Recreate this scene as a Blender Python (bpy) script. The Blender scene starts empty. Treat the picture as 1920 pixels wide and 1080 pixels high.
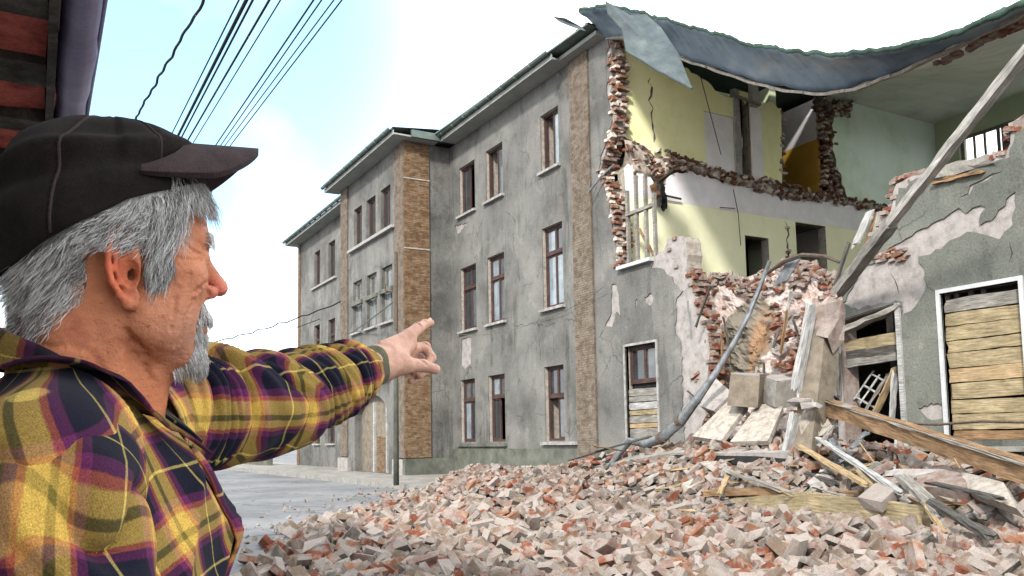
import bpy, bmesh, math, random
import numpy as np
from mathutils import Matrix, Vector, noise as mnoise
from mathutils.geometry import tessellate_polygon
random.seed(7); RNG = np.random.default_rng(7)
SC = bpy.context.scene
COL = SC.collection

# ---------------------------------------------------------------- camera
# world: x runs along the street front (towards the near end), y into the building, z up; the front is the plane y = 0
FPX, CXP, CYP = 1600.0, 960.0, 675.0
YAW, PIT, ROL = math.radians(29.5), math.radians(5.3), math.radians(-1.0)
_f = np.array([-math.cos(YAW)*math.cos(PIT), math.sin(YAW)*math.cos(PIT), math.sin(PIT)])
_r = np.cross(_f, [0, 0, 1.0]); _r /= np.linalg.norm(_r); _u = np.cross(_r, _f)
CR = _r*math.cos(ROL) + _u*math.sin(ROL); CU = -_r*math.sin(ROL) + _u*math.cos(ROL); CF = _f
CPOS = np.array([0.0, -13.518, 1.35])
cam_d = bpy.data.cameras.new('camera'); cam = bpy.data.objects.new('camera', cam_d); COL.objects.link(cam)
cam_d.sensor_width = 36.0; cam_d.lens = FPX/1920*36; cam_d.shift_y = (CYP-540)/1920; cam_d.clip_start = .05; cam_d.clip_end = 2000
cam.matrix_world = Matrix(((CR[0], CU[0], -CF[0], CPOS[0]), (CR[1], CU[1], -CF[1], CPOS[1]), (CR[2], CU[2], -CF[2], CPOS[2]), (0, 0, 0, 1)))
SC.camera = cam
def ray(px, py): return CF + CR*(px-CXP)/FPX - CU*(py-CYP)/FPX
def Y(px, py, y=0.): d = ray(px, py); return CPOS + d*(y-CPOS[1])/d[1]
def X(px, py, x=0.): d = ray(px, py); return CPOS + d*(x-CPOS[0])/d[0]
def Z(px, py, z=0.): d = ray(px, py); return CPOS + d*(z-CPOS[2])/d[2]
def DP(px, py, dep): return CPOS + ray(px, py)*dep
def proj(p):
    v = np.asarray(p, float)-CPOS; w = v@CF; return CXP+FPX*(v@CR)/w, CYP-FPX*(v@CU)/w, w

# ---------------------------------------------------------------- light: bright hazy sky with one blue gap, weak soft sun from the right
SUN_AZ_VEC = np.array([.66, -.75, 0.]); SUN_EL = math.radians(33)
w = bpy.data.worlds.new('World'); SC.world = w; w.use_nodes = True
nt = w.node_tree; N = nt.nodes; L = nt.links; N.clear()
sky = N.new('ShaderNodeTexSky'); sky.sky_type = 'NISHITA'; sky.sun_disc = False; sky.sun_elevation = SUN_EL
sky.sun_rotation = math.atan2(SUN_AZ_VEC[0], SUN_AZ_VEC[1]); sky.air_density = 1.0; sky.dust_density = 1.5
bg1 = N.new('ShaderNodeBackground'); bg1.inputs[1].default_value = .15; 
bgm = N.new('ShaderNodeMix'); bgm.data_type = 'RGBA'; bgm.blend_type = 'ADD'; bgm.inputs[0].default_value = 1; L.new(sky.outputs[0], bgm.inputs[6]); bgm.inputs[7].default_value = (.55, 2.15, 3.05, 1); L.new(bgm.outputs[2], bg1.inputs[0])
bg2 = N.new('ShaderNodeBackground'); bg2.inputs[0].default_value = (.96, .985, 1, 1); bg2.inputs[1].default_value = 1.9
tc = N.new('ShaderNodeTexCoord')
dv = ray(330, 60); dv /= np.linalg.norm(dv)
dot = N.new('ShaderNodeVectorMath'); dot.operation = 'DOT_PRODUCT'; dot.inputs[1].default_value = tuple(dv); L.new(tc.outputs['Generated'], dot.inputs[0])
mr = N.new('ShaderNodeMapRange'); mr.inputs[1].default_value = .915; mr.inputs[2].default_value = .99; mr.interpolation_type = 'SMOOTHSTEP'; L.new(dot.outputs['Value'], mr.inputs[0])
nz = N.new('ShaderNodeTexNoise'); nz.inputs['Scale'].default_value = 3.2; nz.inputs['Detail'].default_value = 5; L.new(tc.outputs['Generated'], nz.inputs[0])
nr = N.new('ShaderNodeMapRange'); nr.inputs[1].default_value = -.3; nr.inputs[2].default_value = .47; L.new(nz.outputs[0], nr.inputs[0])
mu = N.new('ShaderNodeMath'); mu.operation = 'MULTIPLY'; L.new(mr.outputs[0], mu.inputs[0]); L.new(nr.outputs[0], mu.inputs[1])
inv = N.new('ShaderNodeMath'); inv.operation = 'MULTIPLY_ADD'; inv.inputs[1].default_value = -.92; inv.inputs[2].default_value = 1; L.new(mu.outputs[0], inv.inputs[0])
mx = N.new('ShaderNodeMixShader'); L.new(inv.outputs[0], mx.inputs[0]); L.new(bg1.outputs[0], mx.inputs[1]); L.new(bg2.outputs[0], mx.inputs[2])
wo = N.new('ShaderNodeOutputWorld'); L.new(mx.outputs[0], wo.inputs[0])
sd = bpy.data.lights.new('sun', 'SUN'); sd.energy = 3.7; sd.angle = math.radians(6); sd.color = (1, .95, .87)
sun = bpy.data.objects.new('sun', sd); COL.objects.link(sun)
sv = SUN_AZ_VEC/np.linalg.norm(SUN_AZ_VEC)*math.cos(SUN_EL); sv[2] = math.sin(SUN_EL)
sun.rotation_euler = Vector(tuple(sv)).to_track_quat('Z', 'Y').to_euler(); sun.location = (10, -20, 30)
vs = SC.view_settings; vs.view_transform = 'Standard'; vs.look = 'None'; vs.gamma = 1; vs.exposure = 0.75; vs.use_curve_mapping = False

# ---------------------------------------------------------------- materials
def new_mat(name):
    m = bpy.data.materials.new(name); m.use_nodes = True
    n = m.node_tree.nodes; b = n['Principled BSDF']
    return m, n, m.node_tree.links, b
def noise_node(n, l, scale, detail=6, rough=.6, coord='Object', stretch=None, vec=None):
    t = n.new('ShaderNodeTexNoise'); t.inputs['Scale'].default_value = scale; t.inputs['Detail'].default_value = detail; t.inputs['Roughness'].default_value = rough
    if vec is None:
        c = n.new('ShaderNodeNewGeometry').outputs['Position'] if coord == 'World' else n.new('ShaderNodeTexCoord').outputs['Object']
    else: c = vec
    if stretch:
        mp = n.new('ShaderNodeMapping'); mp.inputs['Scale'].default_value = stretch; l.new(c, mp.inputs[0]); c = mp.outputs[0]
    l.new(c, t.inputs[0]); return t
def ramp(n, l, src, stops):
    r = n.new('ShaderNodeValToRGB'); e = r.color_ramp.elements
    while len(e) > 1: e.remove(e[-1])
    e[0].position = stops[0][0]; e[0].color = (*stops[0][1], 1)
    for p, c in stops[1:]:
        k = e.new(p); k.color = (*c, 1)
    l.new(src, r.inputs[0]); return r
def mix(n, l, fac, a, b, mode='MIX'):
    m = n.new('ShaderNodeMix'); m.data_type = 'RGBA'; m.blend_type = mode
    for i, v in ((0, fac), (6, a), (7, b)):
        if hasattr(v, 'links'): l.new(v, m.inputs[i])
        elif i == 0: m.inputs[0].default_value = v
        else: m.inputs[i].default_value = (*v, 1)
    return m.outputs[2]
def add_bump(n, l, b, src, strength=.4, dist=.02):
    k = n.new('ShaderNodeBump'); k.inputs['Strength'].default_value = strength; k.inputs['Distance'].default_value = dist
    l.new(src, k.inputs['Height']); l.new(k.outputs[0], b.inputs['Normal'])
def stone(name, cols, scale=6, rough=.9, bump=.5, dist=.02, coord='World', fine=60, stretch=None, metal=0, contrast=(.3, .7), speck=.25):
    """mottled surface: cols spread over two octaves of noise, with fine grain and relief"""
    m, n, l, b = new_mat(name)
    t = noise_node(n, l, scale, 8, .65, coord, stretch)
    st = [(contrast[0]+(contrast[1]-contrast[0])*i/(len(cols)-1), c) for i, c in enumerate(cols)]
    r = ramp(n, l, t.outputs[0], st)
    f = noise_node(n, l, fine, 4, .7, coord)
    fr = ramp(n, l, f.outputs[0], [(.35, (1-speck,)*3), (.65, (1+speck*.3,)*3)])
    c = mix(n, l, 1.0, r.outputs[0], fr.outputs[0], 'MULTIPLY')
    l.new(c, b.inputs['Base Color']); b.inputs['Roughness'].default_value = rough; b.inputs['Metallic'].default_value = metal; b.inputs['Specular IOR Level'].default_value = .5 if rough < .7 else .15
    ad = n.new('ShaderNodeMath'); ad.operation = 'MULTIPLY_ADD'; ad.inputs[1].default_value = .35
    l.new(f.outputs[0], ad.inputs[0]); l.new(t.outputs[0], ad.inputs[2]); add_bump(n, l, b, ad.outputs[0], bump, dist)
    return m
def stucco(name, base, dark, light, streak=.5):
    m, n, l, b = new_mat(name)
    big = noise_node(n, l, .55, 6, .6, 'World')
    st = noise_node(n, l, 1.0, 5, .65, 'World', (2.6, 2.6, .22))
    fine = noise_node(n, l, 26, 5, .75, 'World')
    r = ramp(n, l, big.outputs[0], [(.32, dark), (.5, base), (.68, light)]); blot = noise_node(n, l, 2.2, 7, .7, 'World', (1, 1, .6)); big2 = noise_node(n, l, .35, 3, .5, 'World')
    s = ramp(n, l, st.outputs[0], [(.405, (1-streak*.62,)*3), (.445, (.97,)*3), (.6, (1.05,)*3)]); gate = ramp(n, l, big2.outputs[0], [(.42, (0,)*3), (.58, (1,)*3)])
    c = mix(n, l, gate.outputs[0], r.outputs[0], mix(n, l, 1.0, r.outputs[0], s.outputs[0], 'MULTIPLY'))
    bl = ramp(n, l, blot.outputs[0], [(.33, (.66,)*3), (.46, (1,)*3), (.6, (1.03,)*3), (.68, (1.3,)*3)]); c = mix(n, l, 1., c, bl.outputs[0], 'MULTIPLY')
    pt = noise_node(n, l, .8, 7, .55, 'World'); pr_ = ramp(n, l, pt.outputs[0], [(.37, (.8, .8, .79)), (.385, (1,)*3), (.615, (1,)*3), (.63, (1.2, 1.19, 1.17))]); c = mix(n, l, 1., c, pr_.outputs[0], 'MULTIPLY')
    g_ = n.new('ShaderNodeNewGeometry'); wn = noise_node(n, l, 1.1, 4, .6, 'World'); av = n.new('ShaderNodeVectorMath'); av.operation = 'MULTIPLY_ADD'; av.inputs[1].default_value = (.55,)*3; l.new(wn.outputs['Color'], av.inputs[0]); l.new(g_.outputs['Position'], av.inputs[2])
    vo = n.new('ShaderNodeTexVoronoi'); vo.feature = 'DISTANCE_TO_EDGE'; vo.inputs['Scale'].default_value = .33; l.new(av.outputs[0], vo.inputs['Vector'])
    ck_ = ramp(n, l, vo.outputs['Distance'], [(0, (.45,)*3), (.0025, (.6,)*3), (.005, (1,)*3)]); gt_ = ramp(n, l, pt.outputs[0], [(.47, (0,)*3), (.53, (1,)*3)]); c = mix(n, l, gt_.outputs[0], c, mix(n, l, 1., c, ck_.outputs[0], 'MULTIPLY'))
    fr = ramp(n, l, fine.outputs[0], [(.3, (.6,)*3), (.5, (1,)*3), (.7, (1.22,)*3)])
    c = mix(n, l, 1.0, c, fr.outputs[0], 'MULTIPLY')
    l.new(c, b.inputs['Base Color']); b.inputs['Roughness'].default_value = .95; b.inputs['Specular IOR Level'].default_value = .15
    add_bump(n, l, b, fine.outputs[0], .5, .02)
    return m
def wood(name, c0, c1, scale=3, rough=.85):
    m, n, l, b = new_mat(name)
    t = noise_node(n, l, scale, 8, .7, 'Object', (1, 14, 14))
    f = noise_node(n, l, 3, 4, .6, 'Object')
    r = ramp(n, l, t.outputs[0], [(.3, tuple(x*.45 for x in c0)), (.45, c0), (.62, c1)])
    fr = ramp(n, l, f.outputs[0], [(.3, (.65,)*3), (.7, (1.15,)*3)])
    c = mix(n, l, 1.0, r.outputs[0], fr.outputs[0], 'MULTIPLY')
    l.new(c, b.inputs['Base Color']); b.inputs['Roughness'].default_value = rough; b.inputs['Specular IOR Level'].default_value = .2
    add_bump(n, l, b, t.outputs[0], .5, .01); return m
def brickmat(name, c, dust=(.26, .22, .18), amt=.5):
    m, n, l, b = new_mat(name)
    oi = n.new('ShaderNodeObjectInfo')
    t = noise_node(n, l, 5.5, 5, .6, 'World')
    f = noise_node(n, l, 70, 4, .7, 'World')
    lo = .62-amt*.3
    r = ramp(n, l, t.outputs[0], [(lo-.16, tuple(x*.8 for x in c)), (lo-.05, c), (lo+.10, dust)])
    fr = ramp(n, l, f.outputs[0], [(.3, (.68,)*3), (.7, (1.15,)*3)])
    cc = mix(n, l, 1.0, r.outputs[0], fr.outputs[0], 'MULTIPLY')
    l.new(cc, b.inputs['Base Color']); b.inputs['Roughness'].default_value = .95; b.inputs['Specular IOR Level'].default_value = .15; b.inputs['Specular IOR Level'].default_value = .15
    add_bump(n, l, b, f.outputs[0], .6, .01); return m
M = {}
M['stucco'] = stucco('grey_stucco', (.122, .12, .113), (.073, .074, .07), (.165, .162, .152))
M['stucco_r'] = stucco('greenish_stucco', (.11, .116, .103), (.078, .084, .074), (.145, .148, .132), .3)
M['under'] = stone('white_undercoat', [(.17, .16, .148), (.27, .25, .24), (.33, .31, .30)], 5)
M['plinth'] = stone('mossy_plinth', [(.05, .056, .045), (.10, .105, .088), (.145, .147, .128)], 2)
M['yellow'] = stone('yellow_wall_paint', [(.72, .70, .38), (.8, .78, .46), (.84, .82, .52)], 1.2, bump=.15, speck=.08)
M['yellow2'] = stone('pale_yellow_wall_paint', [(.76, .75, .5), (.82, .81, .57), (.85, .84, .6)], 1.2, bump=.15, speck=.08)
M['frieze'] = stone('lilac_white_plaster', [(.66, .64, .67), (.8, .78, .8)], 2, bump=.2, speck=.1)
M['white'] = stone('white_paint', [(.3, .31, .315), (.44, .455, .46)], 4, bump=.2, speck=.12, rough=.6)
M['ochre'] = stone('ochre_paint', [(.5, .29, .05), (.6, .36, .06)], 2, bump=.15, speck=.1)
M['mint'] = stone('mint_wall_paint', [(.62, .74, .6), (.74, .86, .77), (.8, .89, .84)], .7, bump=.15, speck=.08, contrast=(.35, .65))
M['olive'] = stone('olive_green_paint', [(.4, .46, .3), (.5, .56, .4)], 1, bump=.15, speck=.08)
M['ceil'] = stone('grey_ceiling_plaster', [(.56, .57, .55), (.72, .73, .7), (.8, .81, .78)], .8, bump=.2, speck=.1)
M['soffit'] = stone('blue_grey_sheet', [(.05, .08, .11), (.1, .15, .2), (.15, .2, .245), (.24, .265, .28)], 1.1, rough=.6, bump=.4, dist=.03, stretch=(.5, 1, 1), speck=.1)
M['sheet'] = stone('weathered_zinc', [(.02, .032, .037), (.034, .05, .056), (.05, .068, .074), (.085, .1, .1)], 3, rough=.65, metal=.1, bump=.6, speck=.08)
M['green'] = stone('green_gutter_paint', [(.04, .062, .055), (.068, .098, .087), (.105, .13, .118)], 2, rough=.6, speck=.15)
M['zinc'] = stone('pale_zinc', [(.05, .045, .04), (.11, .12, .13), (.19, .205, .22)], 5, rough=.55, metal=.25, bump=.3, speck=.1)
M['eave'] = stone('grey_eave_board', [(.2, .21, .2), (.28, .29, .27)], 2, speck=.1)
M['concrete'] = stone('rough_concrete', [(.13, .125, .11), (.21, .2, .18), (.28, .27, .245)], 5, dist=.03)
M['brownconc'] = stone('brown_render', [(.10, .085, .065), (.165, .14, .11), (.22, .185, .15)], 4, dist=.03)
M['sillstone'] = stone('grey_sill_stone', [(.15, .148, .14), (.26, .255, .245), (.34, .335, .325)], 6)
M['pinkplaster'] = stone('pink_crumbling_plaster', [(.17, .12, .1), (.26, .2, .175), (.33, .28, .255), (.37, .32, .3)], 3, dist=.08, bump=.8)
M['pier_brick'] = brickmat('pale_brown_brick', (.12, .092, .07), (.165, .135, .105), .5)
M['orange_brick'] = brickmat('orange_brown_brick', (.15, .088, .048), (.17, .12, .075), .3)
M['b_lightened'] = brickmat('brick_lightened', (.46, .36, .3), (.56, .5, .45), .5)  # plaster-coated brick, colour lightened against the shade on the torn edges
M['roof_edge'] = stone('dark_green_roof_edge', [(.02, .04, .03), (.045, .075, .06)], 3)
M['mortar'] = stone('lime_mortar', [(.16, .145, .125), (.3, .27, .235), (.38, .35, .31)], 8)
M['jointdark'] = stone('dull_grey_mortar', [(.15, .13, .11), (.22, .19, .16)], 8)  # dark grey-brown mortar of the brick joints
for k, c, a in (('b_red', (.15, .052, .03), .3), ('b_orange', (.19, .09, .052), .35), ('b_pink', (.175, .118, .1), .45), ('b_pale', (.262, .23, .21), .6), ('b_tan', (.15, .112, .085), .4), ('b_grey', (.09, .08, .07), .5)):
    M[k] = brickmat('brick_'+k[2:], c, (.235, .203, .182), a)
M['dust'] = stone('shaded_rubble_dust', [(.03, .026, .022), (.08, .068, .057), (.14, .12, .1)], 6, dist=.05)  # dust of the mounds, darkened to paint shade into the brick gaps
M['asphalt'] = stone('worn_asphalt', [(.13, .14, .155), (.185, .195, .21), (.23, .24, .255)], .8, bump=.4, speck=.2, dist=.01)
M['paving'] = stone('old_paving', [(.14, .135, .12), (.22, .21, .19), (.3, .285, .26)], 2, bump=.5, speck=.3)
M['kerb'] = stone('kerb_stone', [(.15, .15, .14), (.27, .26, .24)], 5)
M['wood_red'] = wood('red_brown_window_wood', (.045, .026, .023), (.08, .048, .042))
M['wood_grey'] = wood('weathered_grey_wood', (0.144, 0.137, 0.122), (0.259, 0.245, 0.223))
M['wood_dark'] = wood('dark_wood', (0.043, 0.040, 0.036), (0.094, 0.086, 0.079))
M['wood_tan'] = wood('tan_wood', (0.245, 0.173, 0.094), (0.360, 0.274, 0.166))
M['wood_brown'] = wood('brown_wood', (0.144, 0.086, 0.043), (0.245, 0.158, 0.094))
M['wood_white'] = wood('white_painted_wood', (.25, .25, .245), (.38, .38, .375))
M['wood_yellow'] = wood('yellow_board', (.21, .165, .095), (.32, .27, .17))
def glassmat(name, c, rough=.08):
    m, n, l, b = new_mat(name); b.inputs['Base Color'].default_value = (*c, 1); b.inputs['Roughness'].default_value = rough
    b.inputs['IOR'].default_value = 1.5
    t = noise_node(n, l, 3, 4, .6, 'World'); r = ramp(n, l, t.outputs[0], [(.35, tuple(x*.6 for x in c)), (.65, c)]); l.new(r.outputs[0], b.inputs['Base Color']); return m
M['pane_dark'] = glassmat('dark_dusty_glass', (.03, .035, .04))
M['pane_pale'] = glassmat('pale_glass', (.2, .24, .27))  # glass with a paler blue-grey base colour
M['pane_grey'] = glassmat('grey_dusty_glass', (.09, .1, .108))
M['black'] = stone('shade_and_felt_black', [(.008, .008, .008), (.02, .02, .02)], 4)  # black for the painted-in darkness of openings and for felt scraps
M['cable'] = stone('cable_rubber', [(.012, .012, .015), (.03, .03, .035)], 20)
M['iron'] = stone('rusty_iron', [(.05, .04, .035), (.12, .09, .07)], 14, rough=.7)

# ---------------------------------------------------------------- object helpers
def meta(o, label=None, cat=None, group=None, kind=None):
    if label: o['label'] = label
    if cat: o['category'] = cat
    if group: o['group'] = group
    if kind: o['kind'] = kind
    return o
def empty(name, loc, label=None, cat=None, group=None, kind=None):
    o = bpy.data.objects.new(name, None); COL.objects.link(o); o.location = tuple(map(float, loc)); o.empty_display_size = .2
    return meta(o, label, cat, group, kind)
def origin_of(p):
    v = Vector((0, 0, 0))
    while p is not None: v = v + p.location; p = p.parent
    return v
def make(name, verts, faces, mat, parent=None, smooth=False, mids=None, **kw):
    """mesh object from world-space vertices; its origin goes to the foot of the mesh (or to its parent's origin)"""
    verts = np.asarray(verts, float).reshape(-1, 3)
    base = np.array(origin_of(parent)) if parent is not None else np.array([verts[:, 0].mean(), verts[:, 1].mean(), verts[:, 2].min()])
    me = bpy.data.meshes.new(name); me.from_pydata((verts-base).tolist(), [], [tuple(map(int, f)) for f in faces])
    for m in (mat if isinstance(mat, (list, tuple)) else [mat]): me.materials.append(m)
    if mids is not None: me.polygons.foreach_set('material_index', np.asarray(mids, np.int32))
    if smooth: me.polygons.foreach_set('use_smooth', np.ones(len(me.polygons), bool))
    me.update()
    o = bpy.data.objects.new(name, me); COL.objects.link(o)
    if parent is not None: o.parent = parent
    else: o.location = tuple(base)
    return meta(o, **kw)
BOXF = [(0, 3, 2, 1), (4, 5, 6, 7), (0, 1, 5, 4), (1, 2, 6, 5), (2, 3, 7, 6), (3, 0, 4, 7)]
class MB:
    def __init__(s): s.v = []; s.f = []; s.m = []
    def add(s, v, f, mi=0):
        k = len(s.v); s.v.extend([tuple(map(float, p)) for p in v]); s.f.extend([tuple(int(i)+k for i in q) for q in f]); s.m.extend([mi]*len(f)); return s
    def box(s, x0, x1, y0, y1, z0, z1, mi=0):
        return s.add([(x0, y0, z0), (x1, y0, z0), (x1, y1, z0), (x0, y1, z0), (x0, y0, z1), (x1, y0, z1), (x1, y1, z1), (x0, y1, z1)], BOXF, mi)
    def tube(s, pts, r, n=8, mi=0, cap=True):
        v, f = tube(pts, r, n, cap); return s.add(v, f, mi)
    def build(s, name, mat, parent=None, smooth=False, **kw): return make(name, s.v, s.f, mat, parent, smooth, s.m if isinstance(mat, (list, tuple)) else None, **kw)
def frame_of(d):
    d = np.asarray(d, float); d = d/np.linalg.norm(d); a = np.array([0, 0, 1.]) if abs(d[2]) < .9 else np.array([1., 0, 0])
    s = np.cross(a, d); s /= np.linalg.norm(s); return d, s, np.cross(d, s)
def tube(pts, r, n=8, cap=True):
    pts = [np.asarray(p, float) for p in pts]; rs = r if hasattr(r, '__len__') else [r]*len(pts)
    v = []; f = []; up = None
    for i, p in enumerate(pts):
        d = pts[min(i+1, len(pts)-1)]-pts[max(i-1, 0)]; d, s, u = frame_of(d)
        if up is not None:
            s2 = up-d*(up@d); s = s2/np.linalg.norm(s2); u = np.cross(d, s)
        up = s
        for k in range(n):
            a = 2*math.pi*k/n; v.append(p+(s*math.cos(a)+u*math.sin(a))*rs[i])
    for i in range(len(pts)-1):
        for k in range(n): f.append((i*n+k, i*n+(k+1) % n, (i+1)*n+(k+1) % n, (i+1)*n+k))
    if cap: f.append(tuple(range(n))[::-1]); f.append(tuple((len(pts)-1)*n+k for k in range(n)))
    return v, f
def beam_geo(p, q, w, h, roll=0., seg=6, rough=.006, taper=1., bow=0.):
    """a rough timber of section w x h from p to q with uneven faces and splintered ends"""
    p = np.asarray(p, float); q = np.asarray(q, float); d, s, u = frame_of(q-p); c, sn = math.cos(roll), math.sin(roll); s, u = s*c+u*sn, -s*sn+u*c
    v = []; f = []
    for i in range(seg+1):
        t = i/seg; o = p+(q-p)*t+u*bow*math.sin(math.pi*t); k = 1+(taper-1)*t
        for a, b in ((-1, -1), (0, -1.0), (1, -1), (1, 0), (1, 1), (0, 1.0), (-1, 1), (-1, 0)):
            e = RNG.normal(0, rough, 3)
            x = d*(RNG.normal(0, w*.35) if i in (0, seg) else 0)
            v.append(o+s*a*w*.5*k*(.985 if b else 1)+u*b*h*.5*k*(.985 if a else 1)+e+x)
    for i in range(seg):
        for k in range(8): f.append((i*8+k, i*8+(k+1) % 8, (i+1)*8+(k+1) % 8, (i+1)*8+k))
    f.append(tuple(range(8))[::-1]); f.append(tuple(seg*8+k for k in range(8)))
    return v, f
def beam(name, p, q, w, h, mat, label=None, cat=None, parent=None, **kw):
    g = kw.pop('group', None); v, f = beam_geo(p, q, w, h, **kw)
    o = make(name, v, f, mat, parent, label=label, cat=cat, group=g)
    if parent is None:      # give the object its length axis, so that wood grain runs along it
        d, s, u = frame_of(np.asarray(q, float)-np.asarray(p, float)); R3 = Matrix((tuple(d), tuple(s), tuple(u))).transposed()
        o.data.transform(R3.to_4x4().inverted()); o.rotation_euler = R3.to_euler()
    return o
def jag(poly, amp=.05, step=.12, closed=True, seed=0):
    """subdivide a polyline and roughen it"""
    rg = np.random.default_rng(seed+len(poly)); out = []; n = len(poly)
    for i in range(n if closed else n-1):
        a = np.array(poly[i], float); b = np.array(poly[(i+1) % n], float); k = max(1, int(np.linalg.norm(b-a)/step))
        t = (b-a)/(np.linalg.norm(b-a)+1e-9); nn = np.array([-t[1], t[0]])
        for j in range(k): out.append(tuple(a+(b-a)*j/k+(nn*rg.normal(0, amp)+t*rg.normal(0, amp*.3))*(1 if (j or closed) else 0)))
    if not closed: out.append(tuple(poly[-1]))
    return out
def slab_poly(outline, holes, fmap, depthv, name, mat, parent=None, edge_mat=None, **kw):
    """flat wall of real thickness: outline and holes in 2-D, fmap puts them in space, depthv is the thickness vector"""
    loops = [outline]+list(holes); flat = [p for lp in loops for p in lp]
    tris = tessellate_polygon([[Vector((p[0], p[1], 0)) for p in lp] for lp in loops])
    n = len(flat); F3 = [np.array(fmap(*p), float) for p in flat]; dv_ = np.array(depthv, float)
    v = F3+[p+dv_ for p in F3]; f = []; mi = []
    nrm = -dv_/np.linalg.norm(dv_)
    for t in tris:
        a, b, c = (F3[i] for i in t); k = np.cross(b-a, c-a)@nrm
        t = tuple(t) if k > 0 else tuple(t)[::-1]
        f.append(t); f.append(tuple(i+n for i in t[::-1])); mi += [0, 0]
    o = 0
    for lp in loops:
        m = len(lp)
        for i in range(m):
            j = (i+1) % m; f.append((o+i, o+j, o+j+n, o+i+n)); mi.append(1 if edge_mat else 0)
        o += m
    ob = make(name, v, f, [mat, edge_mat] if edge_mat else mat, parent, mids=mi if edge_mat else None, **kw)
    bm = bmesh.new(); bm.from_mesh(ob.data); bmesh.ops.recalc_face_normals(bm, faces=bm.faces); bm.to_mesh(ob.data); bm.free()
    return ob
def rect(x0, x1, z0, z1): return [(x0, z0), (x1, z0), (x1, z1), (x0, z1)]
def P0(px, py, y=0.): p = Y(px, py, y); return (p[0], p[2])
def PX(px, py, x=-18.3): p = X(px, py, x); return (p[1], p[2])

# ---------------------------------------------------------------- brick pieces
def brick_shapes():
    out = []
    for k in range(14):
        L_, W_, H_ = .285, .138, .072
        if k % 3 == 1: L_ *= .62
        if k % 7 == 5: L_ *= .35
        pts = []
        for sx in (-1, 1):
            for sy in (-1, 1):
                for sz in (-1, 1):
                    c = np.array([sx*L_/2, sy*W_/2, sz*H_/2])
                    if random.random() < .2:   # knocked-off corner
                        a = random.uniform(.012, .05)
                        for ax in range(3):
                            e = c.copy(); e[ax] -= np.sign(c[ax])*min(a*random.uniform(.5, 1.2), abs(c[ax])*.9); pts.append(e)
                    else: pts.append(c+RNG.normal(0, .003, 3))
        out.append(hull(pts))
    return out
def hull(pts):
    bm = bmesh.new(); vs_ = [bm.verts.new(tuple(p)) for p in pts]
    r = bmesh.ops.convex_hull(bm, input=vs_)
    dead = [e for e in r['geom_interior'] if isinstance(e, bmesh.types.BMVert)]
    bmesh.ops.delete(bm, geom=dead, context='VERTS')
    bmesh.ops.dissolve_limit(bm, angle_limit=.06, verts=bm.verts, edges=bm.edges)
    bm.verts.index_update(); v = [tuple(x.co) for x in bm.verts]; f = [tuple(x.index for x in q.verts) for q in bm.faces]; bm.free()
    return np.array(v), f
def lump_shapes(n=6):
    out = []
    for k in range(n):
        p = RNG.normal(0, 1, (16, 3)); p /= np.linalg.norm(p, axis=1)[:, None]
        p = np.clip(p*1.7, -1, 1)*np.array([.12, .09, .05])*RNG.uniform(.85, 1.05, (16, 1)); out.append(hull(p))
    return out
BS = brick_shapes(); LS = lump_shapes()
SHAPES = BS+LS
BM = ['b_red', 'b_orange', 'b_pink', 'b_pale', 'b_tan', 'b_grey', 'b_lightened']
MESH = {}
def shape_mesh(i, mk):
    if (i, mk) not in MESH:
        v, f = SHAPES[i]; me = bpy.data.meshes.new('brick'); me.from_pydata(v.tolist(), [], f); me.materials.append(M[mk]); MESH[(i, mk)] = me
    return MESH[(i, mk)]
def rotm(rx, ry, rz):
    cx, sx, cy, sy, cz, sz = math.cos(rx), math.sin(rx), math.cos(ry), math.sin(ry), math.cos(rz), math.sin(rz)
    return np.array([[cz*cy, cz*sy*sx-sz*cx, cz*sy*cx+sz*sx], [sz*cy, sz*sy*sx+cz*cx, sz*sy*cx-cz*sx], [-sy, cy*sx, cy*cx]])
class Bag:
    """collects single bricks of one owner; the largest in view become objects, the rest one mesh"""
    def __init__(s): s.items = []
    def add(s, c, R, i=None, mk=None, sc=1.):
        if i is None: i = random.randrange(len(BS))
        s.items.append((np.array(c, float), R, i, mk or random.choice(BM), sc))
    def flush(s, parent, limit, single, rest, labels=None):
        def size(it):
            px, py, w_ = proj(it[0])
            if w_ < .5 or not (-20 < px < 1940 and -20 < py < 1100): return 0
            return it[4]/w_*(1 if it[2] < len(BS) else 1)
        s.items.sort(key=lambda it: -size(it)); keep = s.items[:limit]; rem = s.items[limit:]
        base = np.array(origin_of(parent)) if parent is not None else np.zeros(3)
        for c, R, i, mk, sc in keep:
            o = bpy.data.objects.new(single, shape_mesh(i, mk)); COL.objects.link(o)
            m4 = Matrix([list(R[r]*sc)+[0] for r in range(3)]+[[0, 0, 0, 1]]); o.matrix_basis = Matrix.Translation(tuple(c-base)) @ m4
            if parent is not None: o.parent = parent
            if labels: labels(o, i, mk)
        if rem:
            v = []; f = []; mi = []; k = 0
            for c, R, i, mk, sc in rem:
                sv_, sf = SHAPES[i]; v.append((sv_*sc)@R.T+c)
                f += [tuple(j+k for j in q) for q in sf]; mi += [BM.index(mk)]*len(sf); k += len(sv_)
            return make(rest, np.concatenate(v), f, [M[b] for b in BM], parent, mids=mi, kind='stuff')

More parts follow.
